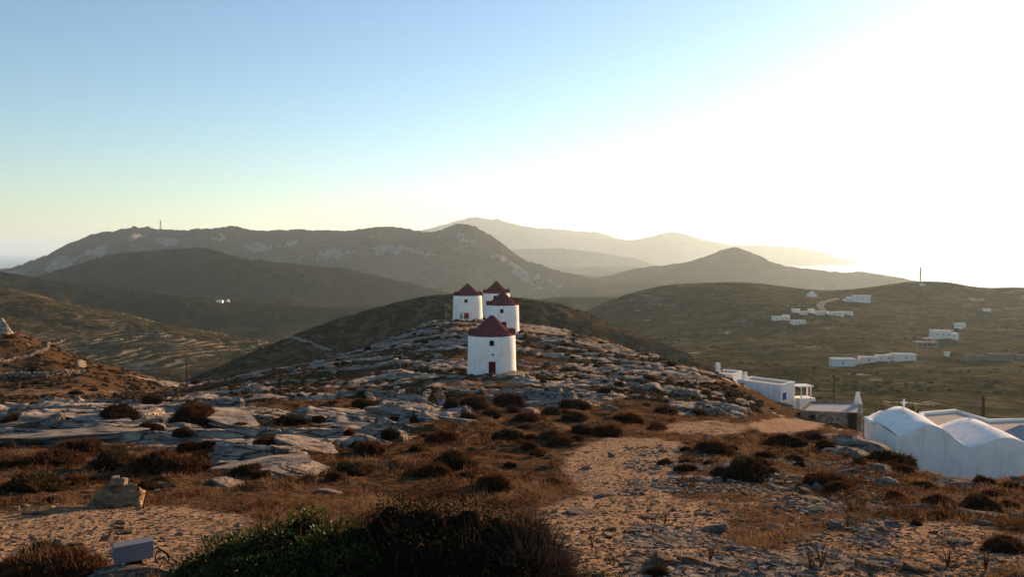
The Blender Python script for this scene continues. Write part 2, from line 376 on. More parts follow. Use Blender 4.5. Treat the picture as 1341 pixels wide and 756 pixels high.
def near_fields(x, y):
    """height, rock share and path share of the near ground"""
    z = near(x, y); px, py = project(x, y, z)
    far = y > 68
    n = fbm(x*0.10 + y*0.03, y*0.30 - x*0.06, 5)
    nk = fbm((x*0.92 - y*0.38)*0.055, (y*0.92 + x*0.38)*0.42, 5, 0.62)
    nn = np.where(far, nk, n)
    rk = mask(ROCKS, px, py); pa = mask(PATHS, px, py)
    rock = np.where(far, np.clip(rk*0.62 + nk*0.66 - 0.09 - pa*0.4, 0, 1), np.clip(rk*1.05 + nn*0.55 - 0.24 - pa*0.5, 0, 1))
    rock = np.where(y > 240, rock*0.4, rock)
    s = sstep(0.36, 0.60, rock)
    a = fbm(x*0.16, y*0.55, 4); a2 = fbm((x*0.9 - y*0.42)*0.08, (y*0.9 + x*0.42)*0.6, 4)
    st = np.where(far, a2, a)*3.2 + z*0.5
    step = (np.floor(st) + sstep(0.55, 0.95, st - np.floor(st)))/3.2
    amp = np.clip(y/45, 0.28, 1.15)
    ph = (y*0.88 + x*0.33)/4.4 + 1.5*fbm(x*0.05, y*0.16, 3); fr_ = ph - np.floor(ph)
    blk = np.floor(x/5.5 + 0.8*fbm(x*.12, y*.12, 3) + 0.37*np.floor(ph)).astype(np.int64); saw = sstep(0, 0.055, fr_)*(1 - fr_)*(0.72 + 0.42*_h(np.floor(ph).astype(np.int64), blk))
    ph2 = (y*0.9 + x*0.42)/5.5 + 1.8*fbm(x*0.04, y*0.12, 3); f2_ = ph2 - np.floor(ph2); saw2 = sstep(0, 0.08, f2_)*(1 - f2_)*(0.7 + 0.45*_h(np.floor(ph2).astype(np.int64), np.floor(x/6 + 0.8*fbm(x*.1, y*.1, 3)).astype(np.int64)))
    z = z + s*amp*(-0.16 + 0.035*fbm(x*3.2, y*5.0, 3, .6) + np.where(far, 0.42*(step - z*0.5/3.2) + 0.38*saw2, 0.14*(step - z*0.5/3.2) + 0.95*saw) + 0.06*fbm(x*0.9, y*2.4, 5, 0.6))
    z = z + (1-s)*(0.10*fbm(x*0.55, y*0.55, 4)*np.clip(y/20, .5, 2) + 0.018*fbm(x*5, y*5, 3))*(1-0.5*pa)
    z = z - 0.62*np.exp(-((px-579)/26)**2)*sstep(44, 49, y)*(1 - sstep(64, 70, y))
    return z, rock, pa
UU = np.linspace((-330-CX)/F, (1680-CX)/F, 540); YY = np.exp(np.concatenate([np.linspace(math.log(2.2), math.log(18), 110)[:-1], np.linspace(math.log(18), math.log(75), 330)[:-1], np.linspace(math.log(75), math.log(180), 130)[:-1], np.linspace(math.log(180), math.log(300), 20)]))
gx = UU[None, :]*YY[:, None]; gy = np.repeat(YY[:, None], len(UU), 1)
gz, grk, gpa = near_fields(gx, gy)
o = link('ground', mesh_np('ground', np.stack([gx, gy, gz], 2).reshape(-1, 3), grid_faces(*gx.shape), [M_ground],
         attrs={'rock': grk.ravel(), 'path': gpa.ravel()})); o['kind'] = 'structure'
# bilinear look-up of the ground height that was built
def gzat(x, y):
    x = np.asarray(x, float); y = np.asarray(y, float)
    u = (x/y - UU[0])/(UU[1]-UU[0]); v = np.interp(y, YY, np.arange(len(YY)))
    u = np.clip(u, 0, len(UU)-1.001); v = np.clip(v, 0, len(YY)-1.001)
    i, j = v.astype(int), u.astype(int); a, b = v - i, u - j
    def L(G): return (G[i, j]*(1-b) + G[i, j+1]*b)*(1-a) + (G[i+1, j]*(1-b) + G[i+1, j+1]*b)*a
    return L(gz), L(grk), L(gpa)
def gzs(x, y): return float(gzat(np.array([x]), np.array([y]))[0][0])
def hit(px, py, ymin=4, ymax=290):
    Y = np.exp(np.linspace(math.log(ymin), math.log(ymax), 900))
    dx = (px-CX)/F; dv = (CY-py)/F; d = math.cos(PITCH) + dv*math.sin(PITCH)
    X = dx/d*Y; Z = (dv*math.cos(PITCH) - math.sin(PITCH))/d*Y
    g = gzat(X, Y)[0]; k = np.nonzero(g >= Z)[0]
    k = k[0] if len(k) else len(Y)-1
    return Vector((X[k], Y[k], g[k]))
def slope_at(x, y, e=0.6):
    return ((gzs(x+e, y)-gzs(x-e, y))/(2*e), (gzs(x, y+e)-gzs(x, y-e))/(2*e))
# ------------------------------------------------------------------ far terrain
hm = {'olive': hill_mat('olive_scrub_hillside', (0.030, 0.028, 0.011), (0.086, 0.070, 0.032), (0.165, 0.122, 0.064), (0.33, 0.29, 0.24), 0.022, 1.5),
      'darkolive': hill_mat('dark_olive_hillside', (0.012, 0.013, 0.006), (0.024, 0.024, 0.011), (0.045, 0.038, 0.020), (0.22, 0.195, 0.165), 0.022, 1.5),  # even, darker olive for the left hills
      'brown': hill_mat('brown_dry_hillside', (0.030, 0.022, 0.013), (0.095, 0.066, 0.037), (0.19, 0.13, 0.075), (0.34, 0.30, 0.25), 0.05, 0.8),
      'terrace': hill_mat('terraced_hillside', (0.028, 0.022, 0.011), (0.08, 0.058, 0.029), (0.16, 0.112, 0.06), (0.34, 0.30, 0.25), 0.035, 0.8),
      'far': hill_mat('far_mountain_scrub', (0.018, 0.018, 0.011), (0.036, 0.033, 0.020), (0.06, 0.05, 0.033), (0.21, 0.195, 0.175), 0.006, 6.0)}
def patch(name, U, Y, Z, mat, rock=None, terr=None):
    X = U*Y
    n = X.size; z0 = np.zeros(n)
    o = link(name, mesh_np(name, np.stack([X, Y, Z], 2).reshape(-1, 3), grid_faces(*X.shape), [hm[mat]],
             attrs={'rock': z0 if rock is None else rock.ravel(), 'terr': z0 if terr is None else terr.ravel()}))
    o['kind'] = 'structure'; return o
GRID = {}
def ridge(name, crest, mat, front, back, sl, slb, rnd, amp, wav, cliff=0, nu=300, nv=60, jag=1.0, seed=0):
    """a hill whose crest line runs through surveyed points; front/back = metres modelled on either side"""
    W = [world(*c) for c in crest]
    cu = np.array([p.x/p.y for p in W]); cy = np.array([p.y for p in W]); ct = np.array([p.z/p.y for p in W])
    U = np.linspace(cu[0], cu[-1], nu)
    def sm(a):
        v = np.interp(U, cu, a); k = max(3, nu//70); kk = np.hanning(2*k+1); kk /= kk.sum()
        return np.convolve(np.pad(v, k, mode='edge'), kk, 'valid')
    Yc, Tc = sm(cy), sm(ct)
    q = np.concatenate([-np.linspace(1, 0, nv)[:-1]**1.6*front, np.linspace(0, 1, nv//4)*back])
    Y = Yc[None, :] + q[:, None]; Ug = np.repeat(U[None, :], len(q), 0); X = Ug*Y
    d = np.abs(q)[:, None]; s = np.where(q < 0, sl, slb)[:, None]
    drop = s*d*d/(d + rnd)
    a = ridged(X/wav + seed, Y/(wav*2.2) - seed, 5)*0.5
    b = fbm(X/(wav*0.22), Y/(wav*0.22) + seed, 4)
    fade = np.clip(d/(rnd*1.4), 0, 1)
    Z = (Tc*Yc)[None, :] - drop + amp*fade*(a - 0.4) + amp*0.16*b*(0.22*jag + fade) + amp*0.05*jag*fbm(X/(wav*0.06), Y/(wav*0.06), 3)
    rock = np.clip(fbm(X/(wav*0.5), Z/(wav*0.10) + seed, 5)*0.5 + 0.06, 0, 1)
    if cliff:
        band = np.exp(-((drop - cliff*(1 + 0.5*fbm(X/(wav*1.6), X*0 + seed, 2)))/(cliff*0.36))**2)
        f2 = sstep(-0.2, 0.5, fbm(X/(wav*0.28) + 4, Z/(wav*0.10) + seed, 5, 0.65))
        c = band*f2*0.9
        Z = Z + c*amp*0.35*sstep(-.4, .6, -q[:, None]/(rnd))
        rock = np.clip(rock*0.4 + c*0.85, 0, 1)
    else: rock = rock*0.5
    GRID[name] = (X, Y, Z)
    return patch(name, Ug, Y, Z, mat, rock)
# far ranges and islands beyond the bay
ridge('distant_mountain', [(380, 330, 12500), (560, 300, 12500), (600, 290, 12500), (620, 284, 12500), (645, 289, 12500), (685, 297, 12500), (745, 302, 12500), (780, 304, 12500), (815, 314, 12500), (870, 322, 12500), (960, 335, 12500)], 'far', 3639, 1260, .24, .3, 420, 125, 1260, jag=1.5, seed=3)
ridge('far_headland', [(560, 322, 11500), (640, 304, 11500), (690, 304, 11500), (740, 312, 11500), (770, 311, 11500), (830, 315, 11500), (860, 308, 11500), (877, 304, 11500), (895, 307, 11500), (920, 314, 11500), (960, 321, 11500), (1000, 321, 11500), (1040, 324, 11500), (1080, 332, 11500), (1110, 342, 11500), (1150, 352, 11500), (1200, 362, 11500)], 'far', 2660, 979, .26, .4, 364, 98, 1120, jag=1.3, seed=8)
ridge('distant_foothill', [(600, 345, 8000), (640, 332, 8000), (680, 326, 8000), (734, 325, 8000), (779, 330, 8000), (833, 339, 8000), (880, 356, 8000), (950, 385, 8000)], 'far', 1819, 840, .25, .4, 308, 70, 840, seed=12)
for nm, cr in (('far_island', [(995, 345, 24000), (1015, 325, 24000), (1040, 316, 24000), (1070, 314, 24000), (1100, 317, 24000), (1120, 322, 24000), (1150, 345, 24000)]),
               ('low_islet', [(1112, 345, 23000), (1122, 333, 23000), (1135, 330, 23000), (1146, 332, 23000), (1160, 346, 23000)])):
    ridge(nm, cr, 'far', 1500, 800, .3, .4, 300, 40, 1500, nu=120, nv=30, seed=20)
ridge('long_mountain', [(-420, 420, 4300), (-200, 390, 4300), (-60, 365, 4300), (0, 357, 4300), (22, 349, 4300), (45, 341, 4200), (70, 330, 4200), (95, 318, 4200), (115, 310, 4200), (130, 304, 4200), (160, 301, 4100), (178, 298, 4100), (190, 299, 4100), (230, 302, 4000), (265, 300, 4000), (310, 298, 4000), (340, 303, 4000), (380, 301, 4000), (405, 300, 3900), (430, 302, 3900), (470, 300, 3900), (500, 298, 3900), (522, 296, 3900), (545, 303, 3900), (560, 306, 3900), (580, 300, 3800), (602, 292, 3800), (618, 294, 3800), (640, 306, 3800), (665, 325, 3700), (690, 342, 3600), (720, 352, 3500), (780, 366, 3400), (860, 392, 3300), (950, 430, 3200)],
      'far', 1500, 700, .36, .4, 160, 70, 420, cliff=70, nu=520, nv=110, jag=1.3, seed=31)
ridge('pointed_hill', [(560, 415, 3915), (650, 388, 3915), (720, 375, 3847), (780, 365, 3780), (830, 353, 3712), (900, 343, 3645), (922, 337, 3645), (940, 330, 3645), (955, 325, 3645), (966, 325, 3645), (985, 332, 3645), (1005, 341, 3645), (1020, 347, 3645), (1060, 352, 3577), (1090, 356, 3577), (1108, 358, 3577), (1125, 356, 3577), (1150, 360, 3510), (1190, 367, 3510), (1230, 373, 3510), (1340, 395, 3510), (1500, 440, 3510)],
      'far', 1500, 800, .3, .35, 160, 60, 500, nu=340, nv=70, seed=41)
Uv = np.linspace((-420-CX)/F, (990-CX)/F, 150); Yv = np.exp(np.linspace(math.log(950), math.log(8200), 110))
Yg = np.repeat(Yv[:, None], len(Uv), 1); Ug = np.repeat(Uv[None, :], len(Yv), 0)
Zv = -150 + 26*fbm(Ug*Yg/500, Yg/500, 5) + 14*ridged(Ug*Yg/300, Yg/600, 4) - 60*sstep(0.16, 0.30, Ug) - 50*sstep(7000, 8200, Yg) + 30*sstep(2600, 1200, Yg)
patch('valley_floor', Ug, Yg, Zv, 'far', np.zeros_like(Zv))
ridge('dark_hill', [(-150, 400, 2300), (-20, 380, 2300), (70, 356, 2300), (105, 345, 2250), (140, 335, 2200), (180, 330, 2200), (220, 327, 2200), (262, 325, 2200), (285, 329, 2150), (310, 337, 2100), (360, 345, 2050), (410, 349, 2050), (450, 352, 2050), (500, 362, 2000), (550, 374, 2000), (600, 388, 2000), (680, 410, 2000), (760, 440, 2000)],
      'darkolive', 1000, 500, .30, .35, 110, 40, 330, nu=340, nv=80, seed=51)
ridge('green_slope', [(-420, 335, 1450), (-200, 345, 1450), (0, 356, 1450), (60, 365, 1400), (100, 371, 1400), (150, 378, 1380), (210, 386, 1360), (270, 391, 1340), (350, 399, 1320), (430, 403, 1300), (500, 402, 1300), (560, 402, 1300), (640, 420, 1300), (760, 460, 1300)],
      'darkolive', 700, 400, .20, .3, 60, 18, 200, nu=340, nv=80, seed=61)
# terraced hillside on the left
lp = []
for px, L_ in ((-420, [(345, 850), (420, 680), (480, 620), (380, 1200)]), (-200, [(358, 840), (425, 670), (485, 600), (400, 1200)]), (0, [(378, 820), (405, 730), (440, 660), (485, 590), (415, 1100)]), (100, [(401, 800), (430, 710), (460, 650), (500, 580), (440, 1100)]),
               (200, [(424, 780), (450, 690), (480, 630), (510, 570), (460, 1100)]), (300, [(444, 760), (465, 690), (490, 630), (520, 570), (480, 1100)]), (350, [(455, 740), (480, 670), (510, 600), (490, 1100)]), (450, [(480, 720), (520, 620), (510, 1100)]), (560, [(510, 700), (550, 600), (540, 1100)])):
    lp += [(px, a, b) for a, b in L_]
ltps = TPS(lp, 2.6, 2.0)
def left_fields(x, y):
    z = ltps(x, y) + 2.2*fbm(x/60, y/60, 4)
    k = (z + 3.0*fbm(x/70, y/70, 3))/1.7; f = k - np.floor(k)
    m = sstep(-0.25, 0.15, fbm(x/110, y/110, 3) + 0.25)
    zt = z + m*1.7*(sstep(0.72, 0.98, f) - f)*0.8
    terr = m*sstep(0.70, 0.78, f)*(1 - sstep(0.95, 1.0, f))
    return zt, terr
U = np.linspace((-420-CX)/F, (560-CX)/F, 400); Yv = np.linspace(560, 900, 260)
Yg = np.repeat(Yv[:, None], len(U), 1); Ug = np.repeat(U[None, :], len(Yv), 0)
Zg, Tg = left_fields(Ug*Yg, Yg)
patch('terraced_hill', Ug, Yg, Zg, 'terrace', np.clip(fbm(Ug*Yg/30, Yg/30, 4)*0.4, 0, .36), Tg)
# brown hill right behind the windmills
ridge('brown_hill', [(120, 560, 330), (200, 520, 340), (262, 492, 350), (330, 462, 370), (400, 434, 390), (440, 420, 400), (480, 408, 405), (520, 396, 410), (560, 388, 415), (590, 385, 415), (640, 386, 415), (690, 391, 410), (730, 398, 405), (770, 412, 400), (800, 425, 395), (860, 447, 380), (920, 472, 360), (980, 498, 340), (1040, 530, 320), (1100, 560, 300)],
      'brown', 200, 150, .42, .4, 40, 9, 60, nu=340, nv=80, jag=0.6, seed=71)
# amphitheatre of hills on the right
rp = [(760, 560, 230), (900, 545, 230), (1000, 540, 230), (1100, 545, 200), (1250, 575, 180), (1341, 580, 180), (1500, 580, 180), (1700, 580, 180),
      (900, 512, 300), (1000, 503, 300), (1060, 493, 330), (1100, 482, 395), (1140, 477, 415), (1200, 470, 430), (1240, 469, 440), (1300, 471, 440), (1341, 475, 440), (1500, 475, 440), (1700, 480, 440),
      (1140, 502, 330), (1250, 505, 300), (1341, 515, 280), (1500, 520, 280), (1050, 462, 480), (950, 470, 450), (850, 470, 500), (1000, 440, 600), (1035, 421, 650), (1075, 412, 690), (1120, 397, 800), (1085, 400, 740), (1150, 452, 500), (1280, 455, 510),
      (1230, 446, 560), (1215, 455, 540), (1341, 442, 600), (1290, 410, 750), (1170, 410, 750), (1341, 398, 830), (1500, 420, 700), (1700, 430, 700), (1200, 392, 850),
      (785, 408, 850), (830, 386, 900), (880, 373, 950), (920, 371, 970), (960, 370, 980), (1000, 372, 980), (1050, 381, 950), (1080, 388, 920), (1105, 388, 900), (1150, 379, 920), (1190, 371, 950), (1210, 370, 950), (1250, 372, 950), (1290, 381, 950), (1312, 378, 950), (1341, 378, 950), (1500, 385, 950), (1700, 390, 950),
      (785, 440, 700), (850, 420, 750), (920, 400, 800), (960, 393, 800), (750, 470, 600), (700, 450, 850), (700, 480, 600)]
rp += [(x, y, 1350) for x, y in ((700, 470), (880, 420), (1000, 420), (1150, 425), (1300, 425), (1500, 430), (1700, 440))]
rtps = TPS(rp, 2.6, 1.6)
def right_fields(x, y):
    z = rtps(x, y)
    am = np.clip((980 - y)/300, 0.12, 1)
    z = z + am*(1.6*fbm(x/45, y/70, 4)) + 0.25*fbm(x/8, y/8, 3)
    k = (z + 2.5*fbm(x/90, y/90, 3))/3.0; f = k - np.floor(k)
    m = sstep(0.1, 0.5, fbm(x/130 + 7, y/130, 3))
    return z + am*m*1.6*(sstep(0.6, 0.95, f) - f), m*0.35*sstep(0.6, 0.7, f)*(1-sstep(.93, 1, f))
U = np.linspace((700-CX)/F, (1700-CX)/F, 360); Yv = np.exp(np.linspace(math.log(180), math.log(1350), 280))
Yg = np.repeat(Yv[:, None], len(U), 1); Ug = np.repeat(U[None, :], len(Yv), 0)
Zr, Tr = right_fields(Ug*Yg, Yg)
patch('village_hill', Ug, Yg, Zr, 'olive', np.clip(fbm(Ug*Yg/25, Yg/25, 4)*0.4, 0, .55), Tr)
def rz(x, y): return float(right_fields(np.array([float(x)]), np.array([float(y)]))[0][0])
def rhit(px, py):
    Y = np.linspace(200, 1000, 1200); dx = (px-CX)/F; dv = (CY-py)/F; d = math.cos(PITCH) + dv*math.sin(PITCH)
    X = dx/d*Y; Z = (dv*math.cos(PITCH) - math.sin(PITCH))/d*Y
    k = np.nonzero(right_fields(X, Y)[0] >= Z)[0]; k = k[0] if len(k) else 1199
    return Vector((X[k], Y[k], Z[k]))
# sea
def sea_mat():
    t = NT('sea_water'); co = t.coord(); n = t.noise(co, 0.01, 6, 0.7)
    t.b.inputs['Specular IOR Level'].default_value = 0.5
    return t.out((0.02, 0.045, 0.07), 0.22, n, 0.25, 6.0)
me = bpy.data.meshes.new('sea'); me.from_pydata([(-60000, -3000, SEA), (60000, -3000, SEA), (60000, 120000, SEA), (-60000, 120000, SEA)], [], [(0, 1, 2, 3)]); me.materials.append(sea_mat())
o = link('sea', me); o['kind'] = 'structure'
# the air
def haze_mat():
    m = bpy.data.materials.new('hazy_air'); m.use_nodes = True; t = m.node_tree; t.nodes.clear()
    ou = t.nodes.new('ShaderNodeOutputMaterial'); v = t.nodes.new('ShaderNodeVolumePrincipled')
    v.inputs['Color'].default_value = (0.68, 0.87, 1.0, 1); v.inputs['Density'].default_value = HAZE; v.inputs['Anisotropy'].default_value = 0.44
    t.links.new(v.outputs[0], ou.inputs['Volume']); return m
o = MB().box((0, 59000, (SEA-2+600)/2), (124000, 126000, 600-SEA+2)).build('haze', haze_mat()); o['kind'] = 'stuff'
# ------------------------------------------------------------------ rocks
def ico(sub):
    bm = bmesh.new(); bmesh.ops.create_icosphere(bm, subdivisions=sub, radius=1.0)
    V = np.array([v.co[:] for v in bm.verts]); Fc = np.array([[v.index for v in f.verts] for f in bm.faces]); bm.free()
    return V, Fc
IV = {k: ico(k) for k in (1, 2, 3, 4, 5)}
def rock_mesh(name, seed, flat=0.4, sub=4, cuts=9, strata=0.10, rough=0.06, mat=None):
    r = np.random.default_rng(seed); V, Fc = IV[sub]; p = V.copy()
    p = np.sign(p)*np.abs(p)**0.55
    for k in range(cuts):
        n = r.normal(size=3); n[2] *= 0.7; n /= np.linalg.norm(n); d = r.uniform(0.50, 1.0)
        s = p @ n - d; p -= np.maximum(s, 0)[:, None]*n[None, :]*0.94
    lay = vnoise(p[:, 0]*0.5 + seed, p[:, 1]*0.5, p[:, 2]*5.5 + seed)
    lay2 = np.sign(lay)*np.abs(lay)**0.5
    p[:, :2] *= (1 + strata*lay2)[:, None]
    q = p*2.2 + seed*3.1
    n1 = vnoise(q[:, 0], q[:, 1], q[:, 2]) + 0.35*vnoise(q[:, 0]*9.3, q[:, 1]*9.3, q[:, 2]*14) + 0.5*vnoise(q[:, 0]*2.1, q[:, 1]*2.1, q[:, 2]*2.1) + 0.3*vnoise(q[:, 0]*4.7, q[:, 1]*4.7, q[:, 2]*4.7)
    p *= (1 + rough*n1)[:, None]
    p[:, 2] *= flat
    return mesh_np(name, p, Fc, [mat or M_rock], smooth=False)
SLABS = [rock_mesh('limestone_slab', 10+i, 0.30, 5, 10, 0.10, 0.07) for i in range(5)]
BOULD = [rock_mesh('limestone_boulder', 40+i, 0.72, 4, 11, 0.05, 0.08) for i in range(4)]
SLABG = [rock_mesh('limestone_slab', 60+i, 0.34, 4, 9, 0.12, 0.08, M_rockg) for i in range(6)]
def put_rock(px, py, wpx, hpx, mesh, name, label, group=None, rz=None, depth=0.8, sink=0.35, cat='rock', tilt=(0, 0)):
    p = hit(px, py); sx = wpx/F*p.y/2; hz = hpx/F*p.y
    a = random.uniform(-0.3, 0.3) if rz is None else rz
    g = slope_at(p.x, p.y, max(0.5, sx*0.6))
    zmax = max(v.co.z for v in mesh.vertices)
    o = link(name, mesh, loc=(p.x, p.y, p.z - sink*hz*0.5), scl=(sx, sx*depth, max(0.1, hz)/zmax*0.62))
    nrm = Vector((-g[0]*0.7 + tilt[0], -g[1]*0.5 + tilt[1], 1)).normalized()
    o.rotation_euler = (nrm.to_track_quat('Z', 'Y').to_matrix() @ Matrix.Rotation(a, 3, 'Z')).to_euler()
    return tag(o, label, cat, group)
LG = 'flat limestone slabs on the near left hillside'
for k, (px, py, wp, hp, dp) in enumerate([(90, 572, 190, 12, .42), (225, 580, 110, 11, .5), (340, 606, 150, 11, .7), (120, 545, 200, 9, .5), (145, 533, 140, 6, .45), (400, 580, 150, 18, .5), (392, 612, 100, 9, .8),
        (520, 541, 100, 12, .6), (520, 552, 110, 10, .6), (460, 538, 120, 9, .6), (300, 545, 160, 9, .45), (480, 562, 130, 12, .6), (40, 556, 100, 10, .4), (60, 585, 110, 9, .4), (590, 547, 90, 9, .5)]):
    put_rock(px, py, wp, hp*0.75, SLABS[k % 5], 'limestone_slab', ('very long' if wp > 150 else 'long' if wp > 115 else 'shorter') + ' flat limestone slab sunlit among brown shrubs on the near left hillside', LG, rz=random.uniform(-.12, .12), depth=dp, tilt=(0.03, 0.05), sink=0.9)
for px, py, wp, hp, ms, lab in [(70, 552, 36, 15, 0, 'small white boulder resting on the long pale slabs at the left'),
        (297, 636, 66, 18, 1, 'pale flat-topped rock in the dry grass left of the dark bush'),
        (212, 638, 60, 14, 2, 'grey flat rock behind the ochre boulder, half under brown shrubs'),
        (951, 617, 20, 15, 3, 'small upright grey rock embedded in a long brown shrub beside the path'),
        (430, 646, 42, 12, 1, 'low grey rock just behind the green bush in straw grass'),
        (700, 541, 44, 10, 2, 'narrow grey rock between shrubs below the red-doored windmill'),
        (800, 537, 30, 14, 0, 'pointed pale rock among shrubs beyond the gravel path')]:
    put_rock(px, py, wp, hp, BOULD[ms], 'rock', lab, depth=0.7)
RGp = 'grey rocks on the right edge above the chapel'
for k, (px, py, wp, hp, dp, sh) in enumerate([(1145, 590, 145, 20, .35, 1), (1130, 602, 62, 24, .7, 0), (1160, 620, 44, 20, .7, 0), (1172, 640, 52, 25, .7, 0), (1255, 640, 76, 20, .6, 1), (1142, 668, 54, 15, .8, 1), (1202, 666, 50, 17, .8, 1), (1275, 678, 72, 18, .6, 1), (1332, 684, 46, 30, .8, 0), (1334, 634, 26, 20, .8, 0), (1115, 618, 40, 14, .7, 1), (1215, 622, 40, 12, .7, 1), (1085, 575, 60, 9, .4, 1)]):
    put_rock(px, py, wp, hp, (SLABG if sh else BOULD)[k % 4], 'rock', 'grey limestone rock on the slope edge above the white chapel', RGp, depth=dp, rz=random.uniform(-.3, .15))
for k, (px, py, wp, hp) in enumerate([(762, 674, 52, 12), (880, 642, 58, 8), (905, 629, 66, 8), (1012, 692, 40, 9), (1062, 704, 36, 9), (842, 738, 40, 9), (1135, 738, 44, 9), (962, 722, 38, 9), (1235, 708, 46, 9), (1020, 640, 40, 9), (1068, 656, 44, 10), (930, 676, 36, 8), (1190, 745, 50, 10), (1290, 735, 44, 10), (790, 650, 40, 7)]):
    put_rock(px, py, wp, hp, SLABS[k % 5], 'rock', 'flat pale rock embedded in the stony ground beside the path', 'rocks embedded beside the path', depth=.8, sink=.5, rz=random.uniform(-1, 1))
for k in range(16):
    put_rock(random.uniform(1060, 1335), random.uniform(606, 700), random.uniform(18, 52), random.uniform(7, 15), (SLABG if k % 3 else BOULD)[k % 4], 'rock', 'grey limestone rock on the slope edge above the white chapel', RGp, depth=random.uniform(.5, .9))
# slabs and boulders of the knoll and of the left hill
KG = 'limestone slabs on the windmill knoll'
kn = 0; tries = 0
while kn < 150 and tries < 6000:
    tries += 1
    px, py = random.uniform(215, 960), random.uniform(418, 530)
    m = mask(ROCKS, np.array([px]), np.array([py]))[0]
    if random.random() > m*1.1: continue
    p = hit(px, py)
    if p.y < 70 or p.y > 175: continue
    if any(math.hypot(p.x-a, p.y-b) < 4.2 for a, b in ((-2.4, 97), (-1.4, 141), (-9.3, 163), (-3.4, 172))): continue
    wm = random.choice([1.0, 1.5, 2.2, 3.0, 4.2, 6.0]); right = px > 660
    o = put_rock(px, py, wm/p.y*F, random.uniform(0.16, 0.26)*wm**0.55/p.y*F*1.3, SLABG[kn % 6] if kn % 3 else SLABS[kn % 5], 'limestone_slab',
                 ('broad ' if wm > 4 else 'middling ' if wm > 2 else 'small ') + ('dull grey' if kn % 3 else 'pale') + ' limestone slab in the stony slope of the windmill knoll', KG, rz=random.uniform(-0.15, 0.75) if not right else random.uniform(-0.7, 0.2), depth=random.uniform(.22, .5))
    kn += 1
for k, (px, py, wp, hp, lab) in enumerate([(2, 436, 40, 32, 'big pale crag on the crest of the left hill'), (62, 441, 22, 9, 'flat pale boulder on the crest right of the big crag'), (107, 457, 14, 9, 'small pale boulder low on the crest of the left hill'),
        (104, 481, 17, 15, 'round white boulder just above the dry-stone wall'), (37, 452, 9, 5, 'small white stone in scrub below the crag'), (103, 468, 8, 5, 'small pale stone above the round boulder')]):
    put_rock(px, py, wp, hp, BOULD[k % 4], 'rock', lab, depth=.8, sink=0.1)
put_rock(908, 520, 56, 20, SLABG[2], 'rock', 'layered grey outcrop on the slope left of the flat white houses', depth=.6)
put_rock(855, 512, 60, 14, SLABG[4], 'rock', 'low grey outcrop right of the windmill with the red door', depth=.6)
put_rock(1030, 533, 44, 13, SLABG[1], 'rock', 'rubble outcrop between the white house and the stone hut', depth=.6)
# ------------------------------------------------------------------ floodlight, boulder with blocks, cables
fr = put_rock(178, 752, 112, 22, BOULD[2], 'rock', 'grey rock carrying the lamp housing', depth=.7, sink=0.2)
pf = hit(178, 748)
yf = pf.y
fz = world(178, 733, yf - 0.05).z
bpy.context.view_layer.update()
def top_of(o):
    return max((o.matrix_world @ v.co).z for v in o.data.vertices)
fd = top_of(fr) - fz + 0.0
t = thing('floodlight', 'grey box floodlight lying on a rock in the near left corner', 'floodlight', (pf.x, yf - 0.05, fz), R(33))
L_ = 47/F*yf; H_ = 22/F*yf
hb = MB().box((0, 0, H_/2), (L_, L_*0.42, H_)).build('housing', M_floodgrey, t, bevel=0.008)
MB().box((0, 0.0, H_ + 0.005), (L_*1.02, L_*0.44, 0.010)).build('cover_rim', M_floodgrey, hb, bevel=0.003)
MB().box((0, L_*0.21 + 0.004, H_*0.5), (L_*0.9, 0.006, H_*0.84)).build('glass', M_dark, t)
for s in (-1, 1):
    MB().box((s*(L_/2 + 0.006), 0.01, H_*0.45), (0.008, 0.03, H_*0.5)).build('side_bracket', M_steel, t, bevel=0.002)
MB().box((0, 0, -0.03), (L_*0.42, 0.07, 0.06)).build('mount', M_black, t)
a = Vector((pf.x + L_*0.5, yf - 0.02, fz + H_*0.55)); pts = []
for k, (px, py) in enumerate([(203, 712), (212, 718), (222, 724), (230, 731), (236, 741), (240, 750)]):
    q = hit(px, py + 8); pts.append(Vector((q.x, q.y, q.z + 0.02)))
pts = [a, a*0.5 + pts[1]*0.5 + Vector((0, 0, 0.05))] + pts[2:]
tag(MB().tube(pts, 0.011, 6).build('cable', M_black, smooth=True), 'black cable trailing from the box floodlight down into the bush', 'cable')
q0 = hit(212, 740)
loop = [q0 + Vector((0.09*math.cos(g), 0.02*g/6, 0.08 + 0.09*math.sin(g))) for g in np.linspace(-0.6, 3.9, 14)]
tag(MB().tube(loop, 0.010, 6).build('cable_loop', M_black, smooth=True), 'short loop of black cable on the rock beside the lamp', 'cable')
bo = put_rock(150, 664, 74, 56, rock_mesh('ochre_boulder', 91, 0.8, 5, 12, 0.04, 0.07, M_rockw), 'boulder', 'big rounded ochre boulder with stone blocks on its top', depth=.8, sink=0.05, rz=0.1)
bpy.context.view_layer.update()
pb = hit(152, 664); bv = [bo.matrix_world @ v.co for v in bo.data.vertices]
def bo_top(x, y):
    c = [v.z for v in bv if (v.x-x)**2 + (v.y-y)**2 < 0.0064]; return max(c) if c else pb.z
for k, (dx, dz, s, rz_, lab) in enumerate([(-0.03, 0.0, (0.19, 0.18, 0.18), 0.6, 'larger square stone block perched on the ochre boulder'), (0.14, 0.0, (0.14, 0.16, 0.15), -0.25, 'smaller stone block leaning beside the larger one on the boulder')]):
    b = MB().box((0, 0, s[2]/2), s, rz_, 0.86); tv = max(bv, key=lambda v: v.z - 0.15*abs(v.x - bo.location.x - 0.05)); bx_ = tv.x + dx; by_ = tv.y - 0.06
    o = tag(b.build('stone_block', M_rock, loc=(bx_, by_, bo_top(bx_, by_) - 0.035), bevel=0.02, rot=(0.12*(1-2*k), 0.14, 0)), lab, 'stone block')
c0 = world(176, 634, pb.y - 0.3)
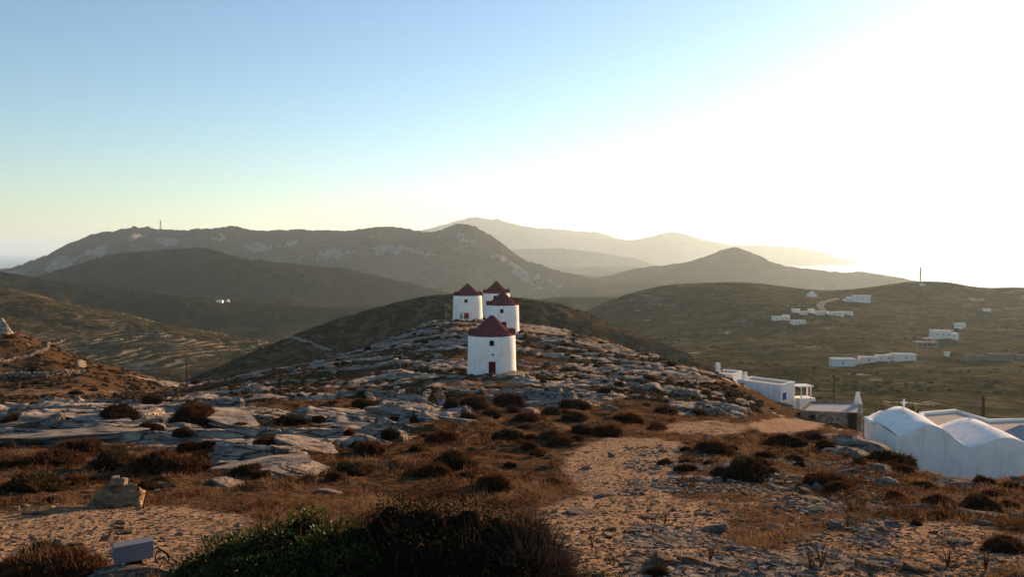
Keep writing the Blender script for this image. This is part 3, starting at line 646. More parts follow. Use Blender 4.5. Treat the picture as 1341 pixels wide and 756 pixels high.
cp = [world(x + 8, y, pb.y - 0.55) for x, y in ((172, 644), (173, 636), (178, 632), (184, 634), (186, 641), (184, 649), (181, 657), (179, 666), (180, 672))] 
cp = [Vector((p.x, p.y + 0.03*math.sin(i), p.z)) for i, p in enumerate(cp)]
tag(MB().tube(cp, 0.016, 6).build('cable', M_black, smooth=True), 'dark stiff cable looping over the right side of the ochre boulder', 'cable')
# ------------------------------------------------------------------ shrubs
def blades(roots, dirs, lens, wids, seg=1):
    """tapered two-triangle blades: returns verts, tri faces"""
    n = len(roots); up = rng.normal(size=(n, 3)); s = np.cross(dirs, up); s /= np.linalg.norm(s, axis=1)[:, None] + 1e-9
    mid = roots + dirs*(lens*0.55)[:, None]; tip = roots + (dirs + rng.normal(size=(n, 3))*0.22)*lens[:, None]
    V = np.stack([roots - s*wids[:, None]*0.5, roots + s*wids[:, None]*0.5, mid + s*wids[:, None]*0.4, mid - s*wids[:, None]*0.4, tip], 1).reshape(-1, 3)
    b = np.arange(n)[:, None]*5
    return V, b + np.array([[0, 1, 2, 3]]), b + np.array([[3, 2, 4]])
def shrub_mesh(name, seed, mat, n=2600, lob=3):
    r = np.random.default_rng(seed); V, Fc = IV[4]
    m = V[:, 2] > -0.35
    def rad(d):
        q = d*1.7 + seed*5.3
        q2 = d*4.6 + seed*2.1
        return 0.80 + 0.20*vnoise(q[:, 0], q[:, 1], q[:, 2]) + 0.10*vnoise(q2[:, 0], q2[:, 1], q2[:, 2])
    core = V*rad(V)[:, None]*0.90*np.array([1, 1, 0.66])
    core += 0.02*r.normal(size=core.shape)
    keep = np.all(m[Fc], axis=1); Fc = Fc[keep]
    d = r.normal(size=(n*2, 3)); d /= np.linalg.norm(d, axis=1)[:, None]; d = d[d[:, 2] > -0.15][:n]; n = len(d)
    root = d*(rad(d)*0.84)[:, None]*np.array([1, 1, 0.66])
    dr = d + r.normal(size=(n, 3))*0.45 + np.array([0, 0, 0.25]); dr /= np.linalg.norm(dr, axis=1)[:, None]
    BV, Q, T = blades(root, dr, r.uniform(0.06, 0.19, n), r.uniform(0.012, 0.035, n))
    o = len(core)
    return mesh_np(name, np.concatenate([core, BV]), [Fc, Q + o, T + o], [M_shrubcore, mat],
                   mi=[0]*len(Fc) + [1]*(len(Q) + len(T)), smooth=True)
SH = [shrub_mesh('cushion_shrub', 3+i, M_shrub if i % 3 else M_shrub2) for i in range(6)]
def put_shrub(px, py, wpx, label, group, hs=1.0, mesh=None, p=None, wm=None):
    p = p or hit(px, py); s = (wm or wpx/F*p.y)/2
    i = random.randrange(6); sz = 'broad' if s > 0.85 else 'middling' if s > 0.4 else 'small'
    label = ' '.join([sz, 'reddish-brown' if i % 3 else 'olive-brown', label]); group = group + ', ' + sz
    return tag(link('cushion_shrub', SH[i], loc=(p.x, p.y, p.z - 0.10*s), rot=(random.uniform(-.12, .12), random.uniform(-.12, .12), random.uniform(0, 6.3)),
               scl=(s*1.15, s*random.uniform(.8, 1.1), s*1.08*hs)), label, 'shrub', group)
SL = {0: ('cushion shrub growing on the pale limestone slabs', 'cushion shrubs on the left slabs'),
      1: ('cushion shrub in the dry grass below the windmill knoll', 'cushion shrubs in the dry grass'),
      2: ('cushion shrub beside the stony path towards the houses', 'shrubs beside the path'),
      3: ('cushion shrub between the grey rocks above the chapel', 'shrubs above the chapel')}
spots = [(20, 553, 46), (106, 546, 22), (153, 548, 66), (199, 529, 30), (250, 536, 38), (255, 551, 70), (383, 556, 54), (197, 564, 40), (347, 582, 42), (241, 577, 36), (247, 590, 38), (11, 612, 50), (70, 612, 84), (45, 642, 95), (146, 614, 88), (205, 616, 84), (236, 620, 88), (321, 622, 56), (95, 594, 74), (60, 748, 120),
    (435, 529, 18), (475, 535, 36), (592, 535, 32), (621, 531, 46), (668, 528, 50), (614, 549, 30), (643, 545, 30), (672, 541, 30), (690, 552, 52), (687, 563, 26), (723, 576, 46), (665, 577, 52), (577, 579, 56), (515, 551, 18), (544, 553, 20), (511, 573, 32), (486, 595, 62), (460, 625, 82), (402, 632, 28), (595, 613, 82), (566, 622, 62), (646, 642, 64), (586, 652, 46), (723, 637, 36), (340, 624, 32),
    (751, 550, 42), (722, 543, 32), (755, 536, 56), (820, 554, 46), (860, 564, 40), (870, 541, 40), (915, 543, 30), (795, 572, 52), (766, 568, 46), (735, 583, 50), (897, 591, 20), (899, 616, 36), (871, 609, 30), (933, 592, 60), (952, 590, 32), (975, 626, 88), (999, 609, 30), (1006, 598, 26), (1039, 605, 32), (1028, 582, 60), (1014, 584, 30), (1050, 575, 30), (1080, 586, 36), (1085, 636, 72), (860, 756, 52),
    (1125, 609, 26), (1166, 610, 82), (1182, 620, 42), (1225, 620, 24), (1244, 618, 32), (1259, 624, 22), (1288, 634, 42), (1298, 650, 28), (1174, 654, 36), (1233, 664, 54), (1280, 668, 78), (1231, 680, 36), (1315, 724, 74), (1200, 688, 22), (1322, 664, 32), (1205, 612, 40)]
for px, py, wp in spots:
    k = 0 if (px < 420) else 3 if px > 1060 else 2 if px > 840 else 1
    put_shrub(px, py, wp, *SL[k], hs=random.uniform(0.85, 1.15))
cnt = 0
while cnt < 90:                                      # smaller cushions between them
    px, py = random.uniform(-60, 1400), random.uniform(528, 660)
    q = hit(px, py)
    _, rk, pa = gzat(np.array([q.x]), np.array([q.y]))
    if pa[0] > 0.35 or rk[0] > 0.55 or 230 < px < 760 and py > 640: continue
    k = 0 if (px < 420) else 3 if px > 1060 else 2 if px > 840 else 1
    put_shrub(px, py, 0, *SL[k], p=q, wm=random.uniform(0.35, 0.95)); cnt += 1
cnt = 0
while cnt < 120:                                     # scrub on the knoll and on the left hill
    left = cnt % 4 == 0
    px, py = (random.uniform(-20, 215), random.uniform(436, 528)) if left else (random.uniform(200, 980), random.uniform(425, 528))
    q = hit(px, py)
    if q.y < 68 or q.y > 180: continue
    if any(math.hypot(q.x-a, q.y-b) < 4.4 for a, b in ((-2.4, 97), (-1.4, 141), (-9.3, 163), (-3.4, 172))): continue
    if 600 < px < 700 and 455 < py < 522: continue
    put_shrub(0, 0, 0, *(('scrub bush on the slope around the dry-stone wall', 'scrub on the left hill') if left else ('scrub bush among the rocks of the windmill knoll', 'scrub on the knoll')), p=q, wm=random.choice([.7, 1., 1.4, 2.0]), hs=0.85)
    cnt += 1
def scatter(n, y0, y1, px0=-150, px1=1490):
    u = rng.uniform((px0-CX)/F, (px1-CX)/F, n); y = np.exp(rng.uniform(math.log(y0), math.log(y1), n)); return u*y, y
# finer scrub cover of the slopes, too many to count
def blob_field(name, X, Y, Z, S, mat, kind='stuff', flat=0.75):
    V, Fc = IV[1]; n = len(X); nv = len(V)
    jit = 1 + 0.17*rng.normal(size=(n, nv, 1))
    W = V[None]*jit*S[:, None, None]*np.array([1, 1, flat]) + np.stack([X, Y, Z], 1)[:, None, :]
    Fa = (Fc[None] + (np.arange(n)*nv)[:, None, None]).reshape(-1, 3)
    o = link(name, mesh_np(name, W.reshape(-1, 3), Fa, [mat], smooth=False)); o['kind'] = kind; return o
n = 17000
u = rng.uniform(UU[0], (1000-CX)/F, n); y = np.exp(rng.uniform(math.log(66), math.log(235), n)); x = u*y
z, rk, pa = gzat(x, y); k = (rk < 0.46) & (pa < 0.5) & (fbm(x/7, y/7, 3) > -0.35)
blob_field('scrub_cover', x[k], y[k], z[k], rng.uniform(0.12, 0.5, k.sum()), M_shrub2)
x, y = scatter(15000, 12, 64); z, rk, pa = gzat(x, y)
k = (rk < 0.45) & (pa < 0.3) & (fbm(x/1.6, y/1.6, 3) > 0.0); x, y, z = x[k], y[k], z[k]; n = len(x); nb = 15
sz = np.repeat(rng.uniform(0.06, 0.22, n), nb); d = rng.normal(size=(n*nb, 3)); d /= np.linalg.norm(d, axis=1)[:, None]; d[:, 2] = np.abs(d[:, 2])
rt = np.stack([np.repeat(x, nb), np.repeat(y, nb), np.repeat(z, nb)], 1) + d*sz[:, None]*np.array([1, 1, .55])*0.7
d = d + rng.normal(size=d.shape)*0.4 + np.array([0, 0, .3]); d /= np.linalg.norm(d, axis=1)[:, None]
BV, Q, T = blades(rt, d, sz*0.6, np.clip(rt[:, 1]*0.0012, 0.012, 0.04))
o = link('low_scrub_mats', mesh_np('low_scrub_mats', BV, [Q, T], [M_shrub])); o['kind'] = 'stuff'
n = 10000
u = rng.uniform((700-CX)/F, (1600-CX)/F, n); y = rng.uniform(240, 980, n); x = u*y
k = fbm(x/45, y/18, 4) > 0.25; x, y = x[k], y[k]; z, _ = right_fields(x, y)
M_scrubfar = leafy('far_scrub_leaf', [(0.012, 0.014, 0.006), (0.023, 0.025, 0.010), (0.042, 0.038, 0.018)], 0, 0.8, 0.3)
blob_field('hill_scrub', x, y, z, rng.uniform(0.2, 1.0, len(x))**2*1.3 + .2, M_scrubfar)
n = 5000
u = rng.uniform((-100-CX)/F, (380-CX)/F, n); y = rng.uniform(560, 830, n); x = u*y
k = fbm(x/50, y/50, 4) > -0.05; x, y = x[k], y[k]; z, _ = left_fields(x, y)
blob_field('terrace_scrub', x, y, z, rng.uniform(0.3, 1.1, len(x)), M_scrubfar)
for nm, fr_, smin, smax, n in (('brown_hill', 0, .25, .8, 5000), ('green_slope', 0, 1.0, 3.0, 3000), ('dark_hill', 0, 2.0, 5.0, 2500)):
    X, Y, Z = (a.ravel() for a in GRID[nm]); k = rng.integers(0, len(X), n); k = k[fbm(X[k]/(smax*40), Y[k]/(smax*40), 3) > -0.2]
    blob_field('hill_scrub', X[k] + rng.normal(size=len(k))*smax*.4, Y[k], Z[k], rng.uniform(smin, smax, len(k)), M_scrubfar, flat=0.5)
# ------------------------------------------------------------------ dry grass, gravel, loose stones
x, y = scatter(20000, 9, 62); z, rk, pa = gzat(x, y)
dens = sstep(-0.45, 0.35, fbm(x/3, y/3, 3))*(1 - sstep(0.35, 0.55, rk))*(1 - 0.93*sstep(0.25, 0.6, pa))
k = rng.uniform(size=len(x)) < dens; x, y, z = x[k], y[k], z[k]
nb = 11; n = len(x)
rx = np.repeat(x, nb) + rng.normal(size=n*nb)*0.09; ry = np.repeat(y, nb) + rng.normal(size=n*nb)*0.09; rzz = gzat(rx, ry)[0] - 0.01
hh = np.repeat(rng.uniform(0.06, 0.22, n), nb)*rng.uniform(0.5, 1.2, n*nb)
dr = np.stack([rng.normal(size=n*nb)*0.4 - 0.15, rng.normal(size=n*nb)*0.4, np.ones(n*nb)], 1); dr /= np.linalg.norm(dr, axis=1)[:, None]
BV, Q, T = blades(np.stack([rx, ry, rzz], 1), dr, hh, np.clip(ry*0.00055, 0.005, 0.022))
o = link('dry_grass', mesh_np('dry_grass', BV, [Q, T], [M_grass])); o['kind'] = 'stuff'
def stones(name, x, y, z, s, mat):
    cube = np.array([[a, b, c] for a in (-1, 1) for b in (-1, 1) for c in (-1, 1)], float)*0.6
    fc = np.array([[0, 1, 3, 2], [4, 6, 7, 5], [0, 4, 5, 1], [2, 3, 7, 6], [0, 2, 6, 4], [1, 5, 7, 3]])
    n = len(x); V = cube[None]*(1 + 0.42*rng.normal(size=(n, 8, 3)).clip(-1.2, 1.2)); V[:, :, 2] *= rng.uniform(0.35, 0.7, (n, 1)); V[:, :, 1] *= rng.uniform(0.6, 1.0, (n, 1))
    a = rng.uniform(0, 6.3, n); ca, sa = np.cos(a)[:, None], np.sin(a)[:, None]
    W = np.stack([V[:, :, 0]*ca - V[:, :, 1]*sa, V[:, :, 0]*sa + V[:, :, 1]*ca, V[:, :, 2]], 2)*s[:, None, None] + np.stack([x, y, z], 1)[:, None, :]
    Fa = (fc[None] + (np.arange(n)*8)[:, None, None]).reshape(-1, 4)
    o = link(name, mesh_np(name, W.reshape(-1, 3), Fa, [mat], smooth=False)); o['kind'] = 'stuff'; return o
x, y = scatter(42000, 8, 48); z, rk, pa = gzat(x, y)
rgt = sstep(850, 1000, project(x, y, z)[0])
k = rng.uniform(size=len(x)) < np.clip(sstep(0.15, 0.7, pa)*0.9 + 0.10 + 0.35*rgt*(y < 30), 0, 1)
x, y, z = x[k], y[k], z[k]
stones('gravel', x, y, z, rng.uniform(0.012, 0.05, len(x))*(1 + 0.9*(rng.uniform(size=len(x)) > 0.93)), M_gravel)
x, y = scatter(9000, 8.5, 30, 820, 1180); z, rk, pa = gzat(x, y); k = (fbm(x/2.2, y/2.2, 3) > -0.1)
stones('rubble', x[k], y[k], z[k], rng.uniform(0.03, 0.10, k.sum())**1.0*rng.uniform(.5, 1.3, k.sum()), M_rock)
STN = [rock_mesh('stone', 200+i, 0.5, 2, 8, 0.05, 0.1, M_gravel if i % 2 else M_rock) for i in range(6)]
cnt = 0
while cnt < 230:
    px, py = random.uniform(0, 1341), random.uniform(575, 756)
    if 225 < px < 750 and py > 645: continue
    q = hit(px, py); _, rk, pa = gzat(np.array([q.x]), np.array([q.y]))
    if random.random() > 0.25 + pa[0] + 0.4*(px > 900): continue
    s = random.choice([.05, .06, .08, .10, .14, .2])*random.uniform(.8, 1.2)
    tag(link('stone', STN[cnt % 6], loc=(q.x, q.y, q.z + s*0.12), rot=(random.uniform(-.2, .2), random.uniform(-.2, .2), random.uniform(0, 6.3)), scl=(s, s*random.uniform(.6, .9), s*random.uniform(.6, 1.1))),
        ('loose %s %s stone lying on the dry stony ground' % ('larger' if s > .12 else 'fist-sized' if s > .07 else 'small', 'tan' if cnt % 2 else 'grey')), 'stone', 'loose stones on the near ground'); cnt += 1
# ------------------------------------------------------------------ the bushes at the lower edge
def bush(name, label, lobes, mat, nleaf, ls, base_y, twigs=0, twmat=None, needle=False, twl=(0.15, 0.35)):
    """lobes: (px, py_top, half width px, depth offset m). leaves fill a shell of every lobe"""
    gx0 = np.mean([l[0] for l in lobes]); g = hit(gx0, 756)
    root = thing(name, label, 'bush', (world(gx0, 756, base_y).x, base_y, gzs(world(gx0, 756, base_y).x, base_y)))
    ro = np.array(root.location); P_, N_, TW, TD = [], [], [], []
    tot = sum(l[2]**2 for l in lobes); stems = MB()
    for px, py, hw, dy in lobes:
        Y = base_y + dy; top = world(px, py, Y); rx = hw/F*Y; gz_ = gzs(top.x, Y); h = top.z - gz_
        rzv = max(0.15, min(rx*1.05, h*0.55)); c = np.array([top.x, Y, top.z - rzv])
        n = int(nleaf*hw*hw/tot); d = rng.normal(size=(n, 3)); d /= np.linalg.norm(d, axis=1)[:, None]
        q = d*2.6 + px*0.37
        rr = 1 + 0.26*vnoise(q[:, 0], q[:, 1], q[:, 2]) + 0.22*vnoise(q[:, 0]*2.7, q[:, 1]*2.7, q[:, 2]*2.7)
        gap = vnoise(q[:, 0]*3.1 + 9, q[:, 1]*3.1, q[:, 2]*3.1) > -0.45
        rad = rr*rng.uniform(0.62, 1.0, n)**0.5
        p = c + d*rad[:, None]*np.array([rx, rx*0.85, rzv])
        # skirt down to the ground
        k = int(n*0.35); dn = p[:k].copy(); dn[:, 2] = gz_ + (dn[:, 2]-gz_)*rng.uniform(0.05, 1, k)
        p = np.concatenate([p[gap], dn]); dd = np.concatenate([d[gap], d[:k]])
        P_.append(p); N_.append(dd)
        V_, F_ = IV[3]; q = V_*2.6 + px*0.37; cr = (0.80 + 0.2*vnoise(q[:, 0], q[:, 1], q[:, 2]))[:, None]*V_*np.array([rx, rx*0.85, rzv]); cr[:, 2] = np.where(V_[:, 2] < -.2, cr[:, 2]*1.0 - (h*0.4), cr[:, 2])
        link('light_block_core', mesh_np('light_block_core', cr*0.86 + c - ro, F_, [M_shrubcore]), root)  # added dark solid core, blocks light so the bush reads black inside
        for s in range(5):
            e = c + np.array([random.uniform(-.6, .6)*rx, random.uniform(-.5, .5)*rx, random.uniform(-.2, .5)*rzv])
            stems.tube([Vector((top.x + random.uniform(-.2, .2)*rx, Y, gz_ - 0.02)) - root.location, Vector((c + e)/2) - root.location + Vector((0.03, 0, 0)), Vector(e) - root.location], [0.02, 0.014, 0.006], 5)
        if twigs:
            m = int(twigs*hw*hw/tot); d = rng.normal(size=(m*3, 3)); d /= np.linalg.norm(d, axis=1)[:, None]; d = d[d[:, 2] > -0.4][:m]
            TW.append(c + d*np.array([rx, rx*0.85, rzv])*0.86); TD.append(d + np.array([0, 0, 0.5]) + rng.normal(size=d.shape)*0.3)
    p = np.concatenate(P_) - ro; nn = np.concatenate(N_); n = len(p)
    if needle:
        dr = nn*0.7 + rng.normal(size=(n, 3))*0.7 + np.array([0, 0, 0.7]); dr /= np.linalg.norm(dr, axis=1)[:, None]
        BV, Q, T = blades(p, dr, rng.uniform(0.6, 1.5, n)*ls*1.6, rng.uniform(0.22, 0.4, n)*ls)
        lf = link('foliage', mesh_np('foliage', BV, [Q, T], [mat]), root)
    else:
        t1 = nn + rng.normal(size=(n, 3))*0.8 + np.array([0, 0, 0.4]); t1 /= np.linalg.norm(t1, axis=1)[:, None]
        s1 = np.cross(t1, rng.normal(size=(n, 3))); s1 /= np.linalg.norm(s1, axis=1)[:, None]
        nm = np.cross(t1, s1); L1 = (rng.uniform(0.6, 1.3, n)*ls)[:, None]
        V = np.stack([p, p + t1*L1*0.5 + s1*L1*0.28 + nm*L1*0.08, p + t1*L1, p + t1*L1*0.5 - s1*L1*0.28 + nm*L1*0.08], 1).reshape(-1, 3)
        lf = link('foliage', mesh_np('foliage', V, np.arange(n)[:, None]*4 + np.array([[0, 1, 2, 3]]), [mat]), root)
    lf['kind'] = 'stuff'; stems.build('stems', M_twig, root)['kind'] = 'stuff'
    if twigs:
        a = np.concatenate(TW) - ro; d = np.concatenate(TD); d /= np.linalg.norm(d, axis=1)[:, None]; m = len(a)
        BV, Q, T = blades(a, d, rng.uniform(*twl, m), rng.uniform(0.006, 0.012, m))
        link('dry_twigs', mesh_np('dry_twigs', BV, [Q, T], [twmat or M_twig]), root)['kind'] = 'stuff'
    return root
bush('evergreen_bush', 'dark evergreen bush with green sunlit leaf tips at the lower edge', [(265, 735, 42, 0), (310, 705, 50, .1), (355, 690, 48, 0), (400, 664, 36, .35), (440, 690, 48, .1), (410, 708, 60, -.25), (470, 682, 30, .3), (340, 730, 80, -.5), (455, 725, 70, -.4)], M_leaf, 28000, 0.042, 8.7, 60, M_twig)
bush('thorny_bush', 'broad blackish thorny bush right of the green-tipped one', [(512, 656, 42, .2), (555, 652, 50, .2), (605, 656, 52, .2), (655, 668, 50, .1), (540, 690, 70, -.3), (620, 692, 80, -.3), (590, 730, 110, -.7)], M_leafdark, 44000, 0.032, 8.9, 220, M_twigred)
bush('dry_bush', 'reddish dry twiggy bush at the right end of the dark bushes', [(688, 682, 36, 0), (712, 706, 32, -.1), (725, 738, 28, -.3), (690, 725, 50, -.4)], M_twigred, 13000, 0.028, 8.8, 1700, M_twig, True)
bush('low_green_bush', 'low green sprig at the foot of the dry twiggy bush', [(770, 752, 26, 0), (800, 754, 22, 0)], M_leaf, 2400, 0.03, 9.1)
bush('straw_bush', 'straw-coloured dry tuft beside the lamp rock', [(30, 735, 40, 0), (70, 728, 46, .1), (105, 738, 36, 0)], M_shrub, 15000, 0.035, 9.3, 160, M_grass, True, (0.1, 0.25))
DS = []
for k, (px, py, h) in enumerate([(855, 700, .5), (870, 690, .45), (1075, 745, .5), (1060, 750, .45), (1240, 745, .5), (775, 720, .35), (930, 735, .4), (1110, 690, .4), (205, 600, .9), (575, 620, .8), (1290, 750, .5), (20, 590, .9)]):
    q = hit(px, py); m = MB()
    for s in range(7):
        a = random.uniform(0, 6.3); l = random.uniform(.1, .4)*h
        b = Vector((math.cos(a)*l*.4, math.sin(a)*l*.4, h*random.uniform(.3, .6))); e = b + Vector((math.cos(a)*l, math.sin(a)*l, h*random.uniform(.2, .5)))
        m.tube([(0, 0, -.02), b*.5 + Vector((.01, 0, 0)), b, e], [.006, .005, .004, .002], 4)
    tag(m.build('dry_stalk', M_twigred, loc=q), 'thin dry branched stalk standing on the stony ground', 'dry plant', 'dry stalks')
# ------------------------------------------------------------------ windmills
def windmill(px, pyb, Y, D, hw, hr, label, door, win, axle, extra=None):
    w0 = world(px, pyb, Y); zb = min(gzs(w0.x + a, Y + b) for a in (-D/2, 0, D/2) for b in (-D/2, 0, D/2))
    t = thing('windmill', label, 'windmill', (w0.x, Y, w0.z), 0, None)
    r = D/2; d = zb - w0.z - 0.5
    MB().lathe([(r*1.02, d), (r*1.015, 0), (r*1.0, hw*0.33), (r*0.985, hw*0.66), (r*0.97, hw - 0.12), (r*0.95, hw)], 64, 0.006).build('wall', M_white, t, smooth=True)
    rr = r*0.93
    ro = MB().lathe([(rr*0.94, hw - 0.02), (rr*1.0, hw + 0.0), (rr*1.0, hw + 0.07), (rr*0.72, hw + hr*0.30), (rr*0.34, hw + hr*0.69), (rr*0.05, hw + hr*0.985), (0.02, hw + hr)], 28).build('roof', M_roofred, t)
    for k in range(14):                                     # lapped seams between the roof boards
        g = 2*math.pi*(k + 0.5)/14
        MB().tube([(q*math.cos(g), q*math.sin(g), z) for q, z in ((rr*1.005, hw + 0.075), (rr*0.725, hw + hr*0.305), (rr*0.345, hw + hr*0.695), (rr*0.06, hw + hr*0.985))], 0.022, 5).build('roof_seam', M_roofred, ro)
    c = math.cos(axle); s = math.sin(axle)
    for q, L0 in ((1, 0.95), (-1, 0.85)):
        b = MB().box((q*c*rr*0.76, q*s*rr*0.76, hw + hr*0.13), (rr*0.50, rr*0.62*L0, hr*0.36), axle).build('shaft_housing', M_roofred, t, bevel=0.02)
        MB().box((q*c*rr*1.015, q*s*rr*1.015, hw + hr*0.13), (0.02, rr*0.36, hr*0.2), axle).build('shutter', M_doorred, b)
    th = math.atan2(-w0.y, -w0.x)                            # towards the viewer's side of the hill
    def on_wall(du, z, wd, ht, nm, mat, prot=0.02, par=t):
        g = th + du/r; q = r*(1.0 - 0.03*z/hw) + prot - 0.10
        return MB().box((q*math.cos(g), q*math.sin(g), z), (0.24, wd, ht), g).build(nm, mat, par, bevel=0.01)
    for du, z, wd, ht in win:
        f = on_wall(du, z, wd + 0.14, ht + 0.14, 'window', M_frame, 0.012)
        on_wall(du, z, wd, ht, 'pane', M_dark, 0.025, f)
    for du, z, wd, ht, mt in door:
        f = on_wall(du, z, wd, ht, 'door', mt, 0.025)
        for e in (-1, 0, 1): on_wall(du + e*wd*0.32, z, wd*0.27, ht*0.95, 'plank', mt, 0.045, f)
        on_wall(du, z + ht/2 + 0.06, wd + 0.2, 0.10, 'lintel', M_white, 0.06, t)
    return t
m1 = windmill(644, 490, 97, 6.0, 4.85, 2.45, 'nearest white windmill with dark red plank door and maroon cone roof', [(0.05, 0.98, 0.82, 1.9, M_doorred)], [(0.0, 4.15, 0.42, 0.5), (0.12, 2.75, 0.1, 0.1)], R(12))
m2 = windmill(658, 433, 141, 6.0, 4.6, 2.35, 'white windmill on the slope directly behind the red-doored one', [(0.3, 0.9, 0.8, 1.8, M_doorred)], [(-0.1, 3.7, 0.42, 0.55)], R(15))
m3 = windmill(612.5, 417, 163, 6.1, 4.75, 2.45, 'white windmill standing apart with a bright red door and person beside it', [(-0.25, 0.72, 0.95, 1.25, M_brightred)], [(-0.35, 3.75, 0.5, 0.55)], R(10))
m4 = windmill(650, 415, 172, 6.0, 5.2, 2.6, 'farthest white windmill, tallest roof rising behind the other two', [], [(-0.3, 4.35, 0.5, 0.7)], R(10))
# ------------------------------------------------------------------ houses near the chapel
def quad_house(name, label, corners, ztop, zbase, par_h=0.26, par_w=0.3, roofmat=M_roofscreed, wall=M_white):
    """flat roofed house on a polygon plan with a parapet round a screed roof"""
    t = thing(name, label, 'house' if 'house' in name else name.split('_')[-1], (corners[0][0], corners[0][1], zbase)); ox, oy = corners[0]
    pl = [(a-ox, b-oy) for a, b in corners]; h = ztop - zbase
    MB().prism(pl, 0, h - par_h).build('walls', wall, t)
    c = Vector((sum(p[0] for p in pl)/len(pl), sum(p[1] for p in pl)/len(pl)))
    ins = [tuple(Vector(p) + (c - Vector(p)).normalized()*par_w*1.4) for p in pl]; n = len(pl); m = MB()
    for i in range(n):
        j = (i+1) % n
        V = [(*pl[i], h-par_h-0.01), (*pl[j], h-par_h-0.01), (*ins[j], h-par_h-0.01), (*ins[i], h-par_h-0.01)]; V += [(a, b, h) for a, b, _ in V]
        m.add(V, [(3, 2, 1, 0), (4, 5, 6, 7), (0, 1, 5, 4), (1, 2, 6, 5), (2, 3, 7, 6), (3, 0, 4, 7)])
    m.build('parapet', wall, t)
    MB().prism([tuple(Vector(p) + (c-Vector(p)).normalized()*0.02) for p in ins], h - par_h - 0.02, h - par_h + 0.02).build('roof_surface', roofmat, t)
    return t
def wbox(t, wc, d, rzv, nm, mat, par=None, bevel=0.0):
    return MB().box((0, 0, 0), d, rzv).build(nm, mat, par or t, loc=Vector(wc) - t.location - (par.location if par and par is not t else Vector()), bevel=bevel)
h2 = quad_house('white_house', 'white flat-roofed house with blue shutter and a small porch', [(32.5, 113), (37.2, 108.2), (40.2, 111.2), (35.5, 116)], -18.3, -23.5)
a2 = math.atan2(3.0, 3.0)
wbox(h2, (37.9, 108.85, -20.0), (0.85, 0.16, 1.0), a2, 'shutter', M_blue)
pc = world(1051, 508, 111.5)
po = wbox(h2, (pc.x, 111.6, -18.95), (2.3, 2.0, 0.16), a2*0.3, 'porch_roof', M_white)
for dx, dy in ((0.95, -.75), (-0.5, -1.0), (1.05, 0.85)):
    MB().box((dx, dy, -0.98), (0.16, 0.16, 1.8)).build('column', M_white, po)
wbox(h2, (pc.x + 0.15, 111.5, -21.4), (2.5, 2.1, 1.6), a2*0.3, 'porch_wall', M_white)
ch = world(976, 497, 113.5)
MB().lathe([(0.5, -.8), (0.42, 0), (0.30, 0.5), (0.26, 0.75), (0.3, 0.85), (0.1, 0.95)], 14).build('chimney', M_white, h2, loc=Vector((ch.x, 113.6, -18.2)) - h2.location, smooth=True)
def rect(px, Y, wx, dy, rot=0):
    c = world(px, 331, Y); M = Matrix.Rotation(rot, 2)
    return [tuple(Vector((c.x, Y)) + M @ Vector(v)) for v in ((-wx/2, -dy/2), (wx/2, -dy/2), (wx/2, dy/2), (-wx/2, dy/2))]
h1 = quad_house('small_white_house', 'small white house half hidden by the slope, with a square chimney', rect(956, 126, 3.0, 4.4, R(-35)), world(956, 487, 126).z, world(956, 487, 126).z - 4)
cpx = world(940, 488, 123); MB().box((0, 0, 0.5), (0.62, 0.62, 2.0), 0.3, 0.9).build('chimney', M_white, h1, loc=cpx - h1.location, bevel=0.04)
MB().lathe([(0.12, 0), (0.22, 0.1), (0.24, 0.25), (0.1, 0.4)], 10).build('chimney_pot', M_rockw, h1, loc=world(945.5, 488, 123.5) - h1.location, smooth=True)
A_, B_ = world(1048, 538, 86), world(1129, 540, 84.5); A2_, B2_ = world(1061, 527, 91.5), world(1130, 526.5, 91)
st = quad_house('stone_hut', 'rough stone hut with pale flat roof, small window and dark doorway', [(A_.x, 86), (B_.x, 84.5), (B2_.x, 91), (A2_.x, 91.5)], A_.z, A_.z - 3.2, 0.22, 0.22, simple('grey_roof_screed', (0.42, 0.39, 0.36), 0.9, .15, 1.2), M_masonry); st['category'] = 'hut'
an = math.atan2(-1.5, B_.x - A_.x)
wp_ = world(1064, 546.5, 85.6); f = wbox(st, wp_, (0.62, 0.2, 0.62), an, 'window', M_frame); MB().box((0, -0.03, 0), (0.44, 0.18, 0.44), an).build('pane', M_dark, f)
dp_ = world(1116, 552, 84.66); f = wbox(st, dp_ + Vector((0, 0, -0.1)), (1.0, 0.2, 2.1), an, 'doorway', M_frame); MB().box((0, -0.03, -.03), (0.8, 0.18, 1.9), an).build('door', M_dark, f)
MB().lathe([(0.48, 0), (0.36, 0.6), (0.24, 1.15), (0.2, 1.3), (0.24, 1.34), (0.22, 1.5), (0.08, 1.56)], 16).build('chimney', M_white, st, loc=world(1123, 531, 90) - st.location, smooth=True)
# chapel with twin barrel vaults
ax = Vector((0.16, 1)).normalized(); ay = Vector((ax.y, -ax.x)); P0 = Vector((24.45, 49.6)); zb = -16.2
prof = []
for k in range(0, 25):
    s = k/24*4.3; g = k/24*2 - 1; prof.append((s, (-11.62 + (-12.2+11.62)*k/24) + 1.05*(0.5 + 0.5*math.cos(math.pi*g))**0.78))
for k in range(1, 25):
    s = 4.3 + k/24*4.5; g = k/24*2 - 1; prof.append((s, (-12.2 + (-12.45+12.2)*k/24) + 0.85*(0.5 + 0.5*math.cos(math.pi*g))**0.78))
ch_ = thing('chapel', 'whitewashed chapel with two rounded barrel vaults side by side', 'chapel', (P0.x, P0.y, zb))
Vv, Ff = [], []; n = len(prof); depth = [0, 0.12, 1.5, 3.0, 4.5, 5.9, 6.05]
for di, d in enumerate(depth):
    for s, z in prof:
        q = ay*s + ax*d; dz = -0.05 if di in (0, 6) else 0.05*math.sin(s*1.7 + d)
        Vv.append((q.x, q.y, z - zb + dz))
